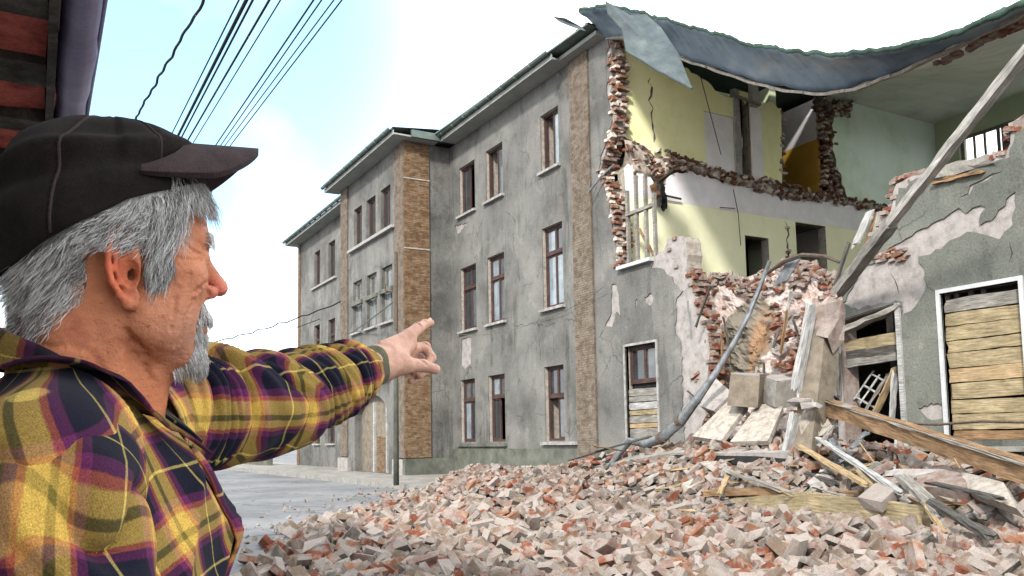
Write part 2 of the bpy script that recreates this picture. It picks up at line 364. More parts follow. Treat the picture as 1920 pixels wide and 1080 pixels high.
def cracked_asphalt():
    m, n, l, b = new_mat('cracked_asphalt')
    big = noise_node(n, l, .35, 5, .6, 'World'); mid_ = noise_node(n, l, 3.5, 6, .7, 'World'); fine = noise_node(n, l, 60, 4, .75, 'World')
    r = ramp(n, l, big.outputs[0], [(.35, (.085, .088, .094)), (.5, (.125, .128, .135)), (.65, (.165, .167, .172))])
    a = ramp(n, l, mid_.outputs[0], [(.3, (.72,)*3), (.5, (1,)*3), (.7, (1.15,)*3)]); f_ = ramp(n, l, fine.outputs[0], [(.32, (.6,)*3), (.6, (1.1,)*3)])
    c = mix(n, l, 1., mix(n, l, 1., r.outputs[0], a.outputs[0], 'MULTIPLY'), f_.outputs[0], 'MULTIPLY')
    g = n.new('ShaderNodeNewGeometry'); dn = noise_node(n, l, 1.5, 3, .6, 'World'); ad = n.new('ShaderNodeVectorMath'); ad.operation = 'MULTIPLY_ADD'; ad.inputs[1].default_value = (.9, .9, 0); l.new(dn.outputs['Color'], ad.inputs[0]); l.new(g.outputs['Position'], ad.inputs[2])
    v = n.new('ShaderNodeTexVoronoi'); v.feature = 'DISTANCE_TO_EDGE'; v.inputs['Scale'].default_value = .35; l.new(ad.outputs[0], v.inputs['Vector'])
    cr_ = ramp(n, l, v.outputs['Distance'], [(0, (.35,)*3), (.008, (.5,)*3), (.014, (1,)*3)]); c = mix(n, l, 1., c, cr_.outputs[0], 'MULTIPLY')
    l.new(c, b.inputs['Base Color']); b.inputs['Roughness'].default_value = .95; add_bump(n, l, b, fine.outputs[0], .5, .01); return m
M['asphalt'] = cracked_asphalt()
# ================================================================ ground, street
EB = MB()
M['brokenlime'] = stone('broken_lime_mortar', [(.2, .15, .12), (.42, .36, .31), (.56, .52, .48)], 6, dist=.05)  # paler mortar for the floor edge, brightened because it lies in shade
def street():
    # one sheet to the horizon, gently rising to the building
    xs = [-900, -300, -120, -70]+list(np.linspace(-50, 10, 31))+[40, 120, 400]; ys = [-400, -100, -40]+list(np.linspace(-20, 20, 21))+[60, 200, 900]
    v = [(x, y, 0) for y in ys for x in xs]; n = len(xs)
    f = [(j*n+i, j*n+i+1, (j+1)*n+i+1, (j+1)*n+i) for j in range(len(ys)-1) for i in range(n-1)]
    make('ground', v, f, M['asphalt'], kind='structure')
street()
MB().box(-90, 6, -4.12, .3, -.1, .15).build('pavement', M['paving'], kind='structure')
kb = empty('kerb', (-30, -4.2, 0), kind='structure')
for i in range(56):
    x = -84+i*1.2
    if x > -10: break
    MB().box(x+.01, x+1.19, -4.32+RNG.normal(0, .006), -4.125, -.05, .15+RNG.normal(.004, .004)).build('kerb_stone', M['kerb'], kb)

# ================================================================ the damaged school building
B = empty('damaged_building', (-24, 0, .15), label='long three-storey grey plastered building torn open at its near end', cat='building')
G0 = .15; EZ = 12.33
TOW = Bag()         # loose bricks in torn edges of the building
def windows(x0, x1, z0, z1, y, style, panes=('pane_dark', 'pane_dark'), transom=.68, sill=True, wood_='wood_red', bars=2):
    """timber window set in the wall opening: frame, bars, panes and sill"""
    t = .07; yy = y+.13
    m = MB(); m.box(x0, x0+t, yy, yy+.1, z0, z1); m.box(x1-t, x1, yy, yy+.1, z0, z1)
    m.box(x0+t, x1-t, yy, yy+.1, z1-t, z1); m.box(x0+t, x1-t, yy, yy+.1, z0, z0+t)
    fr = m.build('window', M[wood_], B)
    xi0, xi1, zi0, zi1 = x0+t, x1-t, z0+t, z1-t
    zt = zi0+(zi1-zi0)*transom if transom else zi1
    if transom: MB().box(xi0, xi1, yy-.03, yy+.08, zt-.05, zt+.05).build('transom', M[wood_], fr)
    k = bars; wd = (xi1-xi0)/k
    rows = [(zi0, zt-.05)]+([(zt+.05, zi1)] if transom else []) if transom else [(zi0, zi1)]
    for r, (a, b_) in enumerate(rows):
        for i in range(k):
            a0 = xi0+i*wd; mt = panes[(i+r*k) % len(panes)]; mt = None if (mt and random.random() < .1) else mt
            if mt is None: continue
            s = .045; q = MB(); q.box(a0, a0+s, yy+.012, yy+.07, a, b_); q.box(a0+wd-s, a0+wd, yy+.012, yy+.07, a, b_)
            q.box(a0+s, a0+wd-s, yy+.012, yy+.07, b_-s, b_); q.box(a0+s, a0+wd-s, yy+.012, yy+.07, a, a+s); q.build('sash', M[wood_], fr)
            tl = RNG.normal(0, .006)
            MB().add([(a0+s, yy+.045+tl, a+s), (a0+wd-s, yy+.045-tl, a+s), (a0+wd-s, yy+.045-tl, b_-s), (a0+s, yy+.045+tl, b_-s),
                      (a0+s, yy+.05+tl, a+s), (a0+wd-s, yy+.05-tl, a+s), (a0+wd-s, yy+.05-tl, b_-s), (a0+s, yy+.05+tl, b_-s)],
                     [(0, 1, 2, 3), (7, 6, 5, 4), (0, 4, 5, 1), (2, 6, 7, 3)]).build('pane', M[mt], fr)
    if sill: MB().box(x0-.1, x1+.1, y-.12, y+.125, z0-.085, z0-.003).build('sill', M['sillstone'], fr)
    return fr
# ---- main front: base wall and a proud plaster coat, both with the openings cut out
W3 = [(-27.6, -26.35), (-25.5, -24.3), (-21.85, -20.83)]
W1 = [(-27.7, -26.55), (-25.55, -24.4), (-21.92, -20.85)]
holes = [rect(a, b, 9.5, 11.3) for a, b in W3]+[rect(a, b, 5.25, 7.55) for a, b in W3[:2]]+[rect(-21.9, -20.75, 5.25, 7.75)]+[rect(a, b, 1.28, 3.5) for a, b in W1]
GW = (-17.87, -16.6)
holes += [rect(GW[0], GW[1], 1.3, 3.7)]
torn = [P0(1140, 56), P0(1147, 120), P0(1143, 180), P0(1150, 225), P0(1132, 290), P0(1122, 330), P0(1138, 352), P0(1150, 420), P0(1158, 497)]
tornb = [P0(1222, 490), P0(1242, 470), P0(1250, 448), P0(1280, 443), P0(1286, 500), P0(1300, 560), P0(1318, 600), P0(1327, 650), P0(1326, 730), P0(1316, 790), P0(1300, 850)]
outline = [(-28.4, G0), (-28.4, EZ)]+jag(torn, .03, .18, False, 1)+jag([P0(1160, 499), (GW[1]-.02, 5.74)], .004, .5, False)+jag(tornb, .04, .15, False, 2)+[(tornb[-1][0], G0)]
outline = outline[::-1]
slab_poly(outline, holes, lambda s, t: (s, .03, t), (0, .47, 0), 'front_wall', M['under'], B, edge_mat=M['mortar'])
# coat: a little smaller than the wall, with patches fallen off
coat_t = [(x-.1-.05*math.sin(z*5), z) for x, z in torn]
coat_b = [P0(1220, 503), P0(1244, 505), P0(1262, 530), P0(1280, 545), P0(1266, 570), P0(1268, 600), P0(1266, 625), P0(1276, 640), P0(1277, 700), P0(1280, 760), P0(1282, 850)]
patches = [jag([P0(1146, 534), P0(1155, 532), P0(1160, 560), P0(1164, 600), P0(1156, 585), P0(1148, 612), P0(1134, 612), P0(1146, 585)], .015, .1, seed=3),
           jag([P0(1208, 556), P0(1222, 550), P0(1227, 560), P0(1218, 575), P0(1207, 566)], .02, .08, seed=4),
           jag([P0(1191, 562), P0(1196, 560), P0(1194, 575), P0(1192, 578)], .01, .08, seed=4),
           jag([P0(866, 634), P0(884, 632), P0(883, 682), P0(872, 692), P0(864, 684)], .03, .15, seed=5),
           jag([P0(853, 424), P0(862, 422), P0(876, 418), P0(868, 430), P0(858, 440)], .03, .1, seed=6)]
def crack(pts, w=.012, seed=0):
    p = jag(pts, .05, .12, False, seed); a = []; b_ = []
    for i, q in enumerate(p):
        ww = w*(.4+random.random())*(1 if 0 < i < len(p)-1 else .2)
        a.append((q[0]-ww, q[1]+ww*.4)); b_.append((q[0]+ww, q[1]-ww*.4))
    return a+b_[::-1]
cr = [crack([P0(1131, 618), P0(1124, 632)], .012, 1), crack([P0(1008, 600), P0(1012, 640), P0(1014, 676)], .012, 2)]
coat = [(-28.4, G0+.9), (-28.4, EZ-.003)]+jag(coat_t, .035, .15, False, 7)+jag([P0(1160, 503), (GW[1]-.02, 5.70)], .004, .5, False)+jag(coat_b, .04, .12, False, 8)
coat[-1] = (coat[-1][0], G0+.9)
slab_poly(coat[::-1], holes+patches+cr, lambda s, t: (s, -.002, t), (0, .028, 0), 'plaster_coat', M['stucco'], B)
MB().box(-28.4, -15.3, -.05, .029, G0, G0+.9).build('plinth', M['plinth'], B)
# sloping water table over the plinth near the bay (long mossy ledge)
PAN3 = [('pane_dark', None), (None, 'pane_grey'), (None, 'pane_pale')]
for i, (a, b_) in enumerate(W3): windows(a, b_, 9.5, 11.3, 0, 3, PAN3[i], transom=0)
windows(*W3[0], 5.25, 7.55, 0, 2, ('pane_dark', 'pane_grey', 'pane_dark', 'pane_dark'))
windows(*W3[1], 5.25, 7.55, 0, 2, ('pane_pale', 'pane_grey', 'pane_pale', 'pane_grey'))
windows(-21.9, -20.75, 5.25, 7.75, 0, 2, ('pane_pale', 'pane_pale', 'pane_pale', 'pane_dark'))
windows(*W1[0], 1.28, 3.5, 0, 1, ('pane_pale', 'pane_dark', 'pane_grey', 'pane_grey'), sill=False)
windows(*W1[1], 1.28, 3.5, 0, 1, ('pane_dark', 'pane_dark', 'pane_pale', 'pane_grey'), sill=False)
windows(*W1[2], 1.28, 3.5, 0, 1, ('pane_grey', 'pane_grey', 'pane_dark', 'pane_dark'), sill=False, transom=.6)
MB().box(W1[0][0]-.15, W1[1][1]+.12, -.13, -.004, 1.12, 1.22).build('sill', M['plinth'], B)
MB().box(W1[2][0]-.12, -20.15, -.13, -.004, 1.16, 1.25).build('sill', M['sillstone'], B)
for a, b_, z in ((W3[0][0], W3[0][1], 9.5), (W3[1][0], W3[1][1], 9.5)): pass
# dark rooms behind the standing part
MB().box(-28, -20.6, .52, .6, 0, 12.2).box(-20.55, -18.6, .52, .6, 0, 12.2).box(-18.55, -16.0, .95, 1.0, .2, 3.9)
lin = MB()
for zf in (4.4, 8.6): lin.box(-47, -18.62, .52, 6.5, zf-.15, zf+.15)
lin.build('floor_slab', M['ceil'], B)
MB().box(-46.4, -18.62, 6.52, 6.8, .15, 12.3).build('spine_wall', M['olive'], B)
# ---- ground-floor window of the corner panel: half glazed, half boarded
f0 = windows(GW[0]+.02, GW[1]-.02, 2.72, 3.7, 0, 0, ('pane_dark', 'pane_grey'), transom=0, sill=False)
MB().box(GW[0]-.06, GW[0], -.035, .1, 1.3, 3.76).box(GW[1], GW[1]+.06, -.035, .1, 1.3, 3.76).box(GW[0], GW[1], -.035, .1, 3.7, 3.76).build('window_surround', M['sillstone'], B)
z = 1.3
for i, (h_, mk) in enumerate(((.27, 'wood_grey'), (.13, 'wood_tan'), (.2, 'wood_grey'), (.14, 'wood_yellow'), (.2, 'wood_white'), (.16, 'wood_grey'), (.2, 'wood_grey'))):
    v, f = beam_geo((GW[0]-.01, .1, z+h_/2), (GW[1]+.01, .1, z+h_/2+RNG.normal(0, .01)), .05, h_-.02, rough=.004, seg=4)
    make('board', v, f, M[mk], B); z += h_
MB().box(GW[0], GW[1], .2, .24, 1.3, 2.72).build('shade_backing', M['black'], B)  # black sheet put behind the boards as the shade of the room
# ---- brick pilasters, laid brick by brick
def brick_pier(x0, x1, y0, y1, z0, z1, mk, name='brick_pilaster', joint='jointdark', bl=.22):
    """front (normal -y) and right side (+x) faces laid in courses"""
    core = MB().box(x0+.012, x1-.012, y0+.012, y1, z0, z1).build(name, M[joint], B)
    bb = MB(); ch = .066; nc = int((z1-z0)/ch)
    for c in range(nc):
        za = z0+c*ch; off = (c % 2)*bl/2
        x = x0-off
        while x < x1:
            a, b2 = max(x, x0)+.005, min(x+bl, x1)-.005
            if b2-a > .03: bb.box(a, b2, y0+RNG.normal(.002, .0025), y0+.011, za+.006, za+ch-.006, random.randrange(3))
            x += bl
        y = y0-off+.0
        while y < y1:
            a, b2 = max(y, y0+.013)+.004, min(y+bl, y1)-.005
            if b2-a > .03: bb.box(x1-.011, x1+RNG.normal(0, .004), a, b2, za+.006, za+ch-.006, random.randrange(3))
            y += bl
    bb.build('brickwork', mk, core, kind='stuff'); return core
PM = [M['pier_brick'], brickmat('brown_brick_dark', (.105, .082, .063), (.15, .125, .1), .5), brickmat('brown_brick_light', (.135, .105, .08), (.18, .15, .12), .5)]
OM = [M['orange_brick'], brickmat('orange_brick_dark', (.12, .07, .038), (.14, .1, .065), .3), brickmat('orange_brick_light', (.18, .11, .06), (.2, .15, .1), .3)]
brick_pier(-20.12, -19.18, -.07, -.005, G0, 12.75, PM)
# ---- bay
BYV = -1.84
bh = [rect(a, b_, 9.5, 11.1) for a, b_ in ((-34.0, -33.0), (-32.45, -31.4), (-30.85, -29.8))]+[rect(a, b_, 5.85, 8.0) for a, b_ in ((-34.1, -33.0), (-32.4, -31.3), (-30.75, -29.65))]
arch = [(-33.9, G0+.01), (-30.1, G0+.01)]+[(-32+1.9*math.cos(a), 2.2+1.0*math.sin(a)) for a in np.linspace(0, math.pi, 13)]
fr_out = [(-35.6, G0), (-28.4, G0), (-28.4, EZ), (-35.6, EZ)]
slab_poly(fr_out, bh+[[(x, z+.001) for x, z in arch]], lambda s, t: (s, BYV, t), (0, .45, 0), 'bay_front_wall', M['stucco'], B)
slab_poly([(BYV+.452, G0), (0.02, G0), (0.02, EZ), (BYV+.452, EZ)], [], lambda s, t: (-28.4, s, t), (-.45, 0, 0), 'bay_side_wall', M['stucco'], B)
slab_poly([(BYV+.452, G0), (3, G0), (3, EZ), (BYV+.452, EZ)], [], lambda s, t: (-35.15, s, t), (-.45, 0, 0), 'bay_far_wall', M['stucco'], B)
for i, (a, b_) in enumerate(((-34.0, -33.0), (-32.45, -31.4), (-30.85, -29.8))): windows(a, b_, 9.5, 11.1, BYV, 3, ('pane_dark', 'pane_grey'), transom=0, sill=False)
for i, (a, b_) in enumerate(((-34.1, -33.0), (-32.4, -31.3), (-30.75, -29.65))):
    windows(a, b_, 5.85, 8.0, BYV, 2, ('pane_pale', 'pane_grey', 'pane_grey', 'pane_pale'), transom=.62, wood_='wood_grey')
    MB().box(a-.12, b_+.12, BYV-.09, BYV-.004, 6.98, 7.14).build('string_course', M['plinth'], B)
MB().box(-34.4, -29.3, BYV-.16, BYV-.004, 9.3, 9.42).build('sill', M['sillstone'], B)
# side of the bay: 1 m of orange brick at the outer corner; thin brick strips on the front face
brick_pier(-28.395, -28.32, BYV-.06, BYV+.95, .75, EZ-.01, OM, 'brick_quoin')
brick_pier(-29.25, -28.405, BYV-.07, BYV-.003, .75, EZ-.01, PM, 'brick_quoin')
brick_pier(-35.58, -34.7, BYV-.07, BYV-.003, .75, EZ-.01, PM, 'brick_quoin')
for z_ in (4.2, 8.3, 10.9): MB().box(-28.318, -28.3, BYV-.07, BYV+.96, z_, z_+.05).build('mortar_band', M['mortar'], B)
MB().box(-28.4, -28.2, BYV-.12, -.055, G0, .72).build('plinth', M['plinth'], B)
MB().box(-29.4, -28.41, BYV-.14, BYV-.004, G0, .7).build('plinth', M['under'], B)
MB().box(-35.7, -34.4, BYV-.14, BYV-.004, G0, .7).build('plinth', M['under'], B)
# arched entrance, bricked/boarded up inside
ent = slab_poly(arch, [], lambda s, t: (s, BYV+.3, t), (0, .1, 0), 'entrance_infill', M['brownconc'], B)
MB().box(-32.3, -32.15, BYV+.2, BYV+.297, .16, 2.9).box(-30.9, -30.8, BYV+.2, BYV+.297, .16, 2.9).build('door_post', M['wood_white'], B)
brick_pier(-31.95, -31.0, BYV+.22, BYV+.297, .17, 1.6, OM, 'low_brick_infill')
MB().box(-34.3, -29.7, BYV-.3, BYV-.1, 3.75, 3.9).build('canopy', M['under'], B)
# ---- far wing
FY = -.7
fh = [rect(a, b_, 9.5, 11.3) for a, b_ in ((-43.6, -42.6), (-41.2, -40.1))]+[rect(a, b_, 5.3, 7.4) for a, b_ in ((-43.6, -42.6), (-41.2, -40.1))]+[rect(a, b_, 1.3, 3.4) for a, b_ in ((-43.4, -42.5), (-41.2, -40.1))]
slab_poly([(-46.6, G0), (-35.62, G0), (-35.62, EZ), (-46.6, EZ)], fh, lambda s, t: (s, FY, t), (0, .45, 0), 'far_front_wall', M['stucco'], B)
for h_ in fh: windows(h_[0][0], h_[1][0], h_[0][1], h_[2][1], FY, 1, ('pane_dark', 'pane_grey'), transom=0 if h_[0][1] > 9 else .65, sill=h_[0][1] < 9)
MB().box(-43.9, -39.8, FY-.12, FY-.004, 9.32, 9.42).build('sill', M['sillstone'], B)
slab_poly([(FY+.46, G0), (14.3, G0), (14.3, EZ), (FY+.46, EZ)], [], lambda s, t: (-46.6, s, t), (.4, 0, 0), 'end_wall', M['yellow2'], B)
brick_pier(-46.58, -46.2, FY-.06, FY-.003, G0, EZ-.01, OM, 'brick_quoin')
# ---- eaves: grey soffit boards, green gutter and roof edge
def eave(x0, x1, y, over=.6, z=EZ, ret=None):
    m = MB(); m.box(x0, x1, y-over, y+.05, z+.003, z+.06); m.build('soffit', M['eave'], B)
    MB().box(x0, x1, y-over-.04, y-over, z-.02, z+.16).build('fascia', M['eave'], B)
    n = 8; pts = []
    v = []; f = []
    for x in (x0, x1):
        for k in range(9):
            a = math.pi*k/8; v.append((x, y-over-.13-.09*math.cos(a), z+.22-.1*math.sin(a)))
        for k in range(9):
            a = math.pi*(8-k)/8; v.append((x, y-over-.13-.08*math.cos(a), z+.225-.09*math.sin(a)))
    for k in range(17): f.append((k, k+1, k+19, k+18))
    f.append((17, 0, 18, 35)); make('gutter', v, f, M['green'], B, smooth=False)
    for k in range(int((x1-x0)/.9)):
        xx = x0+.45+k*.9; MB().box(xx, xx+.03, y-over-.23, y-over-.03, z+.1, z+.235).build('gutter_bracket', M['green'], B)
def eave_side(x, y0, y1, over=.7, z=EZ, sgn=1):
    a, b_ = sorted((x+.05*-sgn, x+over*sgn))
    MB().box(a, b_, y0, y1, z+.003, z+.06).build('soffit', M['eave'], B)
    a, b_ = sorted((x+over*sgn, x+(over+.12)*sgn)); MB().box(a, b_, y0, y1, z-.02, z+.24).build('gutter', M['green'], B)
eave(-27.88, -20.14, 0)
eave(-36.1, -27.9, BYV); eave_side(-28.4, BYV+.053, -.66, .5)
eave(-47.1, -36.12, FY); eave_side(-46.6, FY+.053, 14, .45, sgn=-1)
# roofs (low hips behind the eaves)
def roof(name, pts, faces, mk='green'): make(name, pts, faces, M[mk], B)
zt = EZ+.25
roof('roof', [(-47.1, FY-.65, zt), (-18.25, -.65, zt), (-18.25, 15, zt), (-47.1, 15, zt), (-41, 7, zt+.9), (-24, 7, zt+.9), (-47.1, FY-.65, zt-.05), (-18.25, -.65, zt-.05), (-18.25, 15, zt-.05), (-47.1, 15, zt-.05)],
     [(0, 1, 5, 4), (1, 2, 5), (2, 3, 4, 5), (3, 0, 4), (9, 8, 7, 6), (0, 6, 7, 1), (2, 8, 9, 3), (3, 9, 6, 0)])
roof('bay_roof', [(-36.1, BYV-.65, zt+.01), (-27.9, BYV-.65, zt+.01), (-27.9, 1, zt+.4), (-36.1, 1, zt+.4), (-33, 3, zt+.8), (-31, 3, zt+.8)], [(0, 1, 2, 5, 4, 3), (3, 4, 5, 2)])
# ================================================================ the opened rooms (cross walls face the camera at x = -18.3)
XW = -18.3
def xwall(name, poly, holes_, mat, x=XW, th=.3, em='mortar', **kw):
    return slab_poly(poly, holes_, lambda s, t: (x, s, t), (-th, 0, 0), name, M[mat], B, edge_mat=M[em] if em else None, **kw)
top3 = [PX(1465, 203), PX(1448, 192), PX(1420, 196), PX(1383, 186), PX(1350, 176), PX(1322, 150), PX(1290, 128), PX(1270, 108)]
bot3 = [PX(1168, 248), PX(1190, 258), PX(1215, 272), PX(1235, 292), PX(1262, 290), PX(1285, 283), PX(1305, 300), PX(1318, 310), PX(1345, 314), PX(1380, 318), PX(1440, 330), PX(1466, 338)]
bot3 = [(y, z-.12) for y, z in bot3]
polyY = jag(bot3, .04, .15, False, 11)+jag(top3, .05, .12, False, 12)+[(3.0, 12.35), (.505, 12.35)]
door = [(3.46, 9.05), (4.62, 9.05), (4.62, 10.85), (3.46, 10.85)]; gap = [(4.86, 9.1), (5.28, 9.1), (5.28, 11.75), (4.86, 11.75)]
cr3 = [crack([PX(1219, 146), PX(1221, 180), PX(1224, 235), PX(1226, 268)], .03, 5)]
xwall('room_wall', polyY, [door, gap]+cr3, 'yellow')
# panelled door leaf beside the opening
MB().box(XW-.06, XW-.01, 3.47, 4.61, 9.06, 10.84).build('door', M['frieze'], B)
dl = MB().box(XW-.12, XW+.05, 4.64, 4.85, 9.0, 11.75).build('door_post', M['wood_white'], B)
MB().box(XW-.2, XW+.04, 5.3, 5.75, 9.0, 11.3).build('white_panel', M['frieze'], B)
MB().box(XW-.9, XW-.8, 4.4, 5.6, 8.9, 12).build('passage_wall', M['olive'], B)
# lower storey cross wall: pale yellow with a lilac-white frieze above
bot2 = [(.5, 3.9), (1.6, 4.2), (2.6, 4.4), (6, 4.6), (11.6, 4.6)]
top2 = [(11.6, 7.96), (.5, 7.96)]
doorL = [(7.05, 5.0), (8.4, 5.0), (8.4, 7.93), (7.05, 7.93)]; hatch = [(4.88, 5.6), (5.85, 5.6), (5.85, 7.28), (4.88, 7.28)]
crk2 = crack([(6.62, 7.9), (6.66, 7.2), (6.7, 6.4), (6.72, 5.4)], .035, 9)
xwall('room_wall', bot2+top2, [doorL, hatch, crk2], 'yellow2')
fb = [(.5, 7.962), (11.6, 7.962)]; ft = [PX(1660, 392), PX(1600, 378), PX(1540, 372), PX(1470, 372), PX(1400, 352), PX(1340, 335), PX(1290, 318), PX(1255, 330), PX(1240, 352), PX(1228, 352), PX(1215, 318), PX(1190, 310), PX(1170, 315)]
xwall('frieze_wall', fb+jag(ft, .05, .15, False, 14), [], 'frieze')
# behind the door and hatch: dim grey hall
MB().box(-23, -22.9, 4, 10, 4.6, 8.4).box(-22.9, -18.65, 9.6, 9.7, 4.6, 8.4).box(-22.9, -18.65, 6.9, 6.98, 4.6, 8.4).build('hall_wall', M['ceil'], B)
MB().box(-20, -19.7, 4.4, 6.4, 4.6, 8.4).build('hall_wall', M['black'], B)  # wall coloured black to paint the darkness inside the hatch
MB().box(-22.9, -18.65, 7.0, 9.58, 4.5, 4.6).build('hall_floor', M['concrete'], B)
# corridor above: white wall over an ochre dado, seen through the gap between the rooms
zc = Y(1500, 273, 8.6)[2]
MB().box(-23.5, XW-.31, 8.6, 8.7, 8.7, zc).build('dado_wall', M['ochre'], B); MB().box(-23.5, XW-.31, 8.6, 8.7, zc+.002, 12.3).build('corridor_wall', M['frieze'], B)
MB().box(-23.6, -23.5, 6.82, 8.6, 8.7, 12.3).build('corridor_wall', M['ceil'], B)
# mint room
mintp = [PX(1668, 392), PX(1690, 392), (14.35, 8.7), (14.35, 12.3), (9.15, 12.3), PX(1568, 200), PX(1572, 240), PX(1567, 290), PX(1576, 340), PX(1582, 366), PX(1610, 376)]
mintp = [(14.35, 8.7), (14.35, 12.75), (9.1, 12.75)]+jag([PX(1566, 190), PX(1560, 235), PX(1565, 290), PX(1578, 345), PX(1590, 372), PX(1620, 380), PX(1664, 384), (12.2, 8.85), (14.35, 8.7)], .05, .15, False, 15)[:-1]
xwall('mint_wall', mintp[::-1], [], 'mint')
bw = [(Y(px, 260, 14.35)[0]) for px in (1800, 1822, 1838, 1870, 1885, 1905)]
zb0, zb1 = Y(1850, 305, 14.35)[2], Y(1850, 240, 14.35)[2]
bhole = [rect(Y(1797, 260, 14.35)[0], -3., zb0, zb1)]  # opening lengthened past the view to let daylight into the rooms
slab_poly([(-46.2, .15), (-2, .15), (-2, 12.9), (-46.2, 12.9)], bhole, lambda s, t: (s, 14.352, t), (0, .45, 0), 'rear_wall', M['olive'], B)
rw = MB(); x0 = bhole[0][0][0]; x1 = bhole[0][1][0]
rw.box(x0, x1, 14.45, 14.53, zb1-.09, zb1-.003).box(x0, x1, 14.45, 14.53, zb0+.003, zb0+.09)
RWIN = rw.build('window', M['wood_grey'], B)
for px, ww in ((1800, .1), (1822, .07), (1842, .07), (1868, .1), (1884, .34), (1925, .07), (1955, .07), (1985, .1)):
    xx = Y(px, 260, 14.35)[0]; MB().box(xx-ww/2, xx+ww/2, 14.46, 14.52, zb0+.09, zb1-.09).build('mullion', M['wood_grey'], RWIN)
# cross wall between right rooms far right, storeys below stay dark
MB().box(-18.6, -2, 8.0, 8.25, .2, 4.3).build('spine_wall', M['brownconc'], B)
MB().box(-2.4, -2, .55, 14.3, .2, 8.3).build('end_wall', M['stucco_r'], B)  # unseen wall, upper part left off so skylight reaches the rooms
# bricks in the torn edges -------------------------------------------------
def torn_column(pts, y0, y1, n_y=3, spread=.07, axis='x', mats=('b_red', 'b_orange', 'b_orange', 'b_lightened', 'b_lightened', 'b_pink')):
    """ragged courses along a torn vertical edge; pts = [(x, z)...] from top to bottom"""
    zs = np.arange(min(p[1] for p in pts), max(p[1] for p in pts), .078)
    zz = [p[1] for p in pts][::-1]; xx = [p[0] for p in pts][::-1]
    for j, z_ in enumerate(zs):
        x_ = np.interp(z_, zz, xx)
        for k in range(n_y):
            if random.random() < .08: continue
            yy = y0+(y1-y0)*(k+.5)/n_y
            dx = random.uniform(-spread, spread)+.03*math.sin(z_*3)+(.05 if j % 2 else 0)
            R_ = rotm(random.gauss(0, .03), random.gauss(0, .04), (math.pi/2 if (j+k) % 3 == 0 else 0)+random.gauss(0, .06))
            c = (x_+dx-.05, yy, z_) if axis == 'x' else (XW-.14+random.uniform(-.05, .08), x_+dx, z_)
            TOW.add(c, R_, mk=random.choice(mats))
torn_column(sorted(torn, key=lambda p: -p[1]), .03, .48, 4, .09)
torn_column(sorted([(p[0]+.0, p[1]) for p in tornb if p[1] < 5.6], key=lambda p: -p[1]), .05, .48, 3, .05, mats=('b_red', 'b_orange', 'b_pink'))
stub = [P0(1248, 450), P0(1250, 480), P0(1258, 520)]
torn_column([(p[0]+.12, p[1]) for p in stub], .05, .48, 3, .1, mats=('b_pink', 'b_red', 'b_pale'))
torn_column([(p[0]+.32, p[1]) for p in stub], .05, .48, 3, .1, mats=('b_pink', 'b_red', 'b_pale'))
# ends of the cross walls (face the camera)
for pts in ([(8.55, 12.2), (8.62, 9.0)], [(8.8, 12.2), (8.85, 9.0)], [(9.05, 12.25), (9.0, 11.2), (9.15, 8.8)], [(6.62, 11.4), (6.6, 9.2)], [(6.62, 7.95), (6.7, 5.2)]):
    torn_column(pts, 0, .1, 1, .09, 'y')
for k in range(60):       # ragged top of the pier towards the mint room
    TOW.add((XW-.05+random.uniform(-.1, .1), random.uniform(8.3, 9.9), random.uniform(11.75, 12.25)), rotm(*(random.gauss(0, .3) for _ in range(3))))
# torn floor between the storeys: broken bricks and screed along y
E_up = [PX(1168, 250), PX(1225, 282), PX(1262, 287), PX(1310, 306), PX(1380, 326), PX(1466, 345), PX(1560, 368), PX(1664, 384)]
E_lo = [PX(1168, 318), PX(1240, 345), PX(1270, 318), PX(1300, 322), PX(1400, 354), PX(1466, 374), PX(1560, 382), PX(1664, 400)]
def band_cloud(n, up, lo, x0, x1, tilt=.5, mats=None, scr=(.8, 1.25)):
    ya = [p[0] for p in up]; za = [p[1] for p in up]; yb = [p[0] for p in lo]; zb = [p[1] for p in lo]
    for _ in range(n):
        y_ = random.uniform(ya[0], ya[-1]); a = np.interp(y_, yb, zb); b_ = np.interp(y_, ya, za)
        TOW.add((random.uniform(x0, x1), y_, random.uniform(a, b_)), rotm(*(random.gauss(0, tilt) for _ in range(3))), random.randrange(len(SHAPES)), random.choice(mats or ['b_lightened', 'b_orange', 'b_lightened', 'b_orange', 'b_red', 'b_tan', 'b_red']), random.uniform(*scr))
# core of the broken floor: lumpy mortar mass
def lumpy(name, n1, n2, fn, mat, parent=None, **kw):
    v = [fn(i/(n1-1), j/(n2-1)) for j in range(n2) for i in range(n1)]; f = [(j*n1+i, j*n1+i+1, (j+1)*n1+i+1, (j+1)*n1+i) for j in range(n2-1) for i in range(n1-1)]
    return make(name, v, f, mat, parent, **kw)
def nz3(x, y, z, s=1., o=4): return mnoise.fractal(Vector((x*s, y*s, z*s)), .6, 2.1, o)
def floor_edge(u, t):
    y_ = .45+u*11.3; a = np.interp(y_, [p[0] for p in E_lo], [p[1] for p in E_lo])+.02; b_ = np.interp(y_, [p[0] for p in E_up], [p[1] for p in E_up])-.03
    z_ = b_+(a-b_)*t; bulge = .10*math.sin(math.pi*min(1, max(0, t)))+.10*nz3(y_, z_, 3, 2.3)
    return (XW-.03+max(bulge, -.02) if 0 < t < 1 else XW-.28, y_, z_+.07*nz3(y_, t*3, 9, 3))
lumpy('broken_floor_edge', 150, 9, floor_edge, M['brokenlime'], B, smooth=True)
band_cloud(260, E_up, E_lo, XW+.0, XW+.14, scr=(.5, .95))
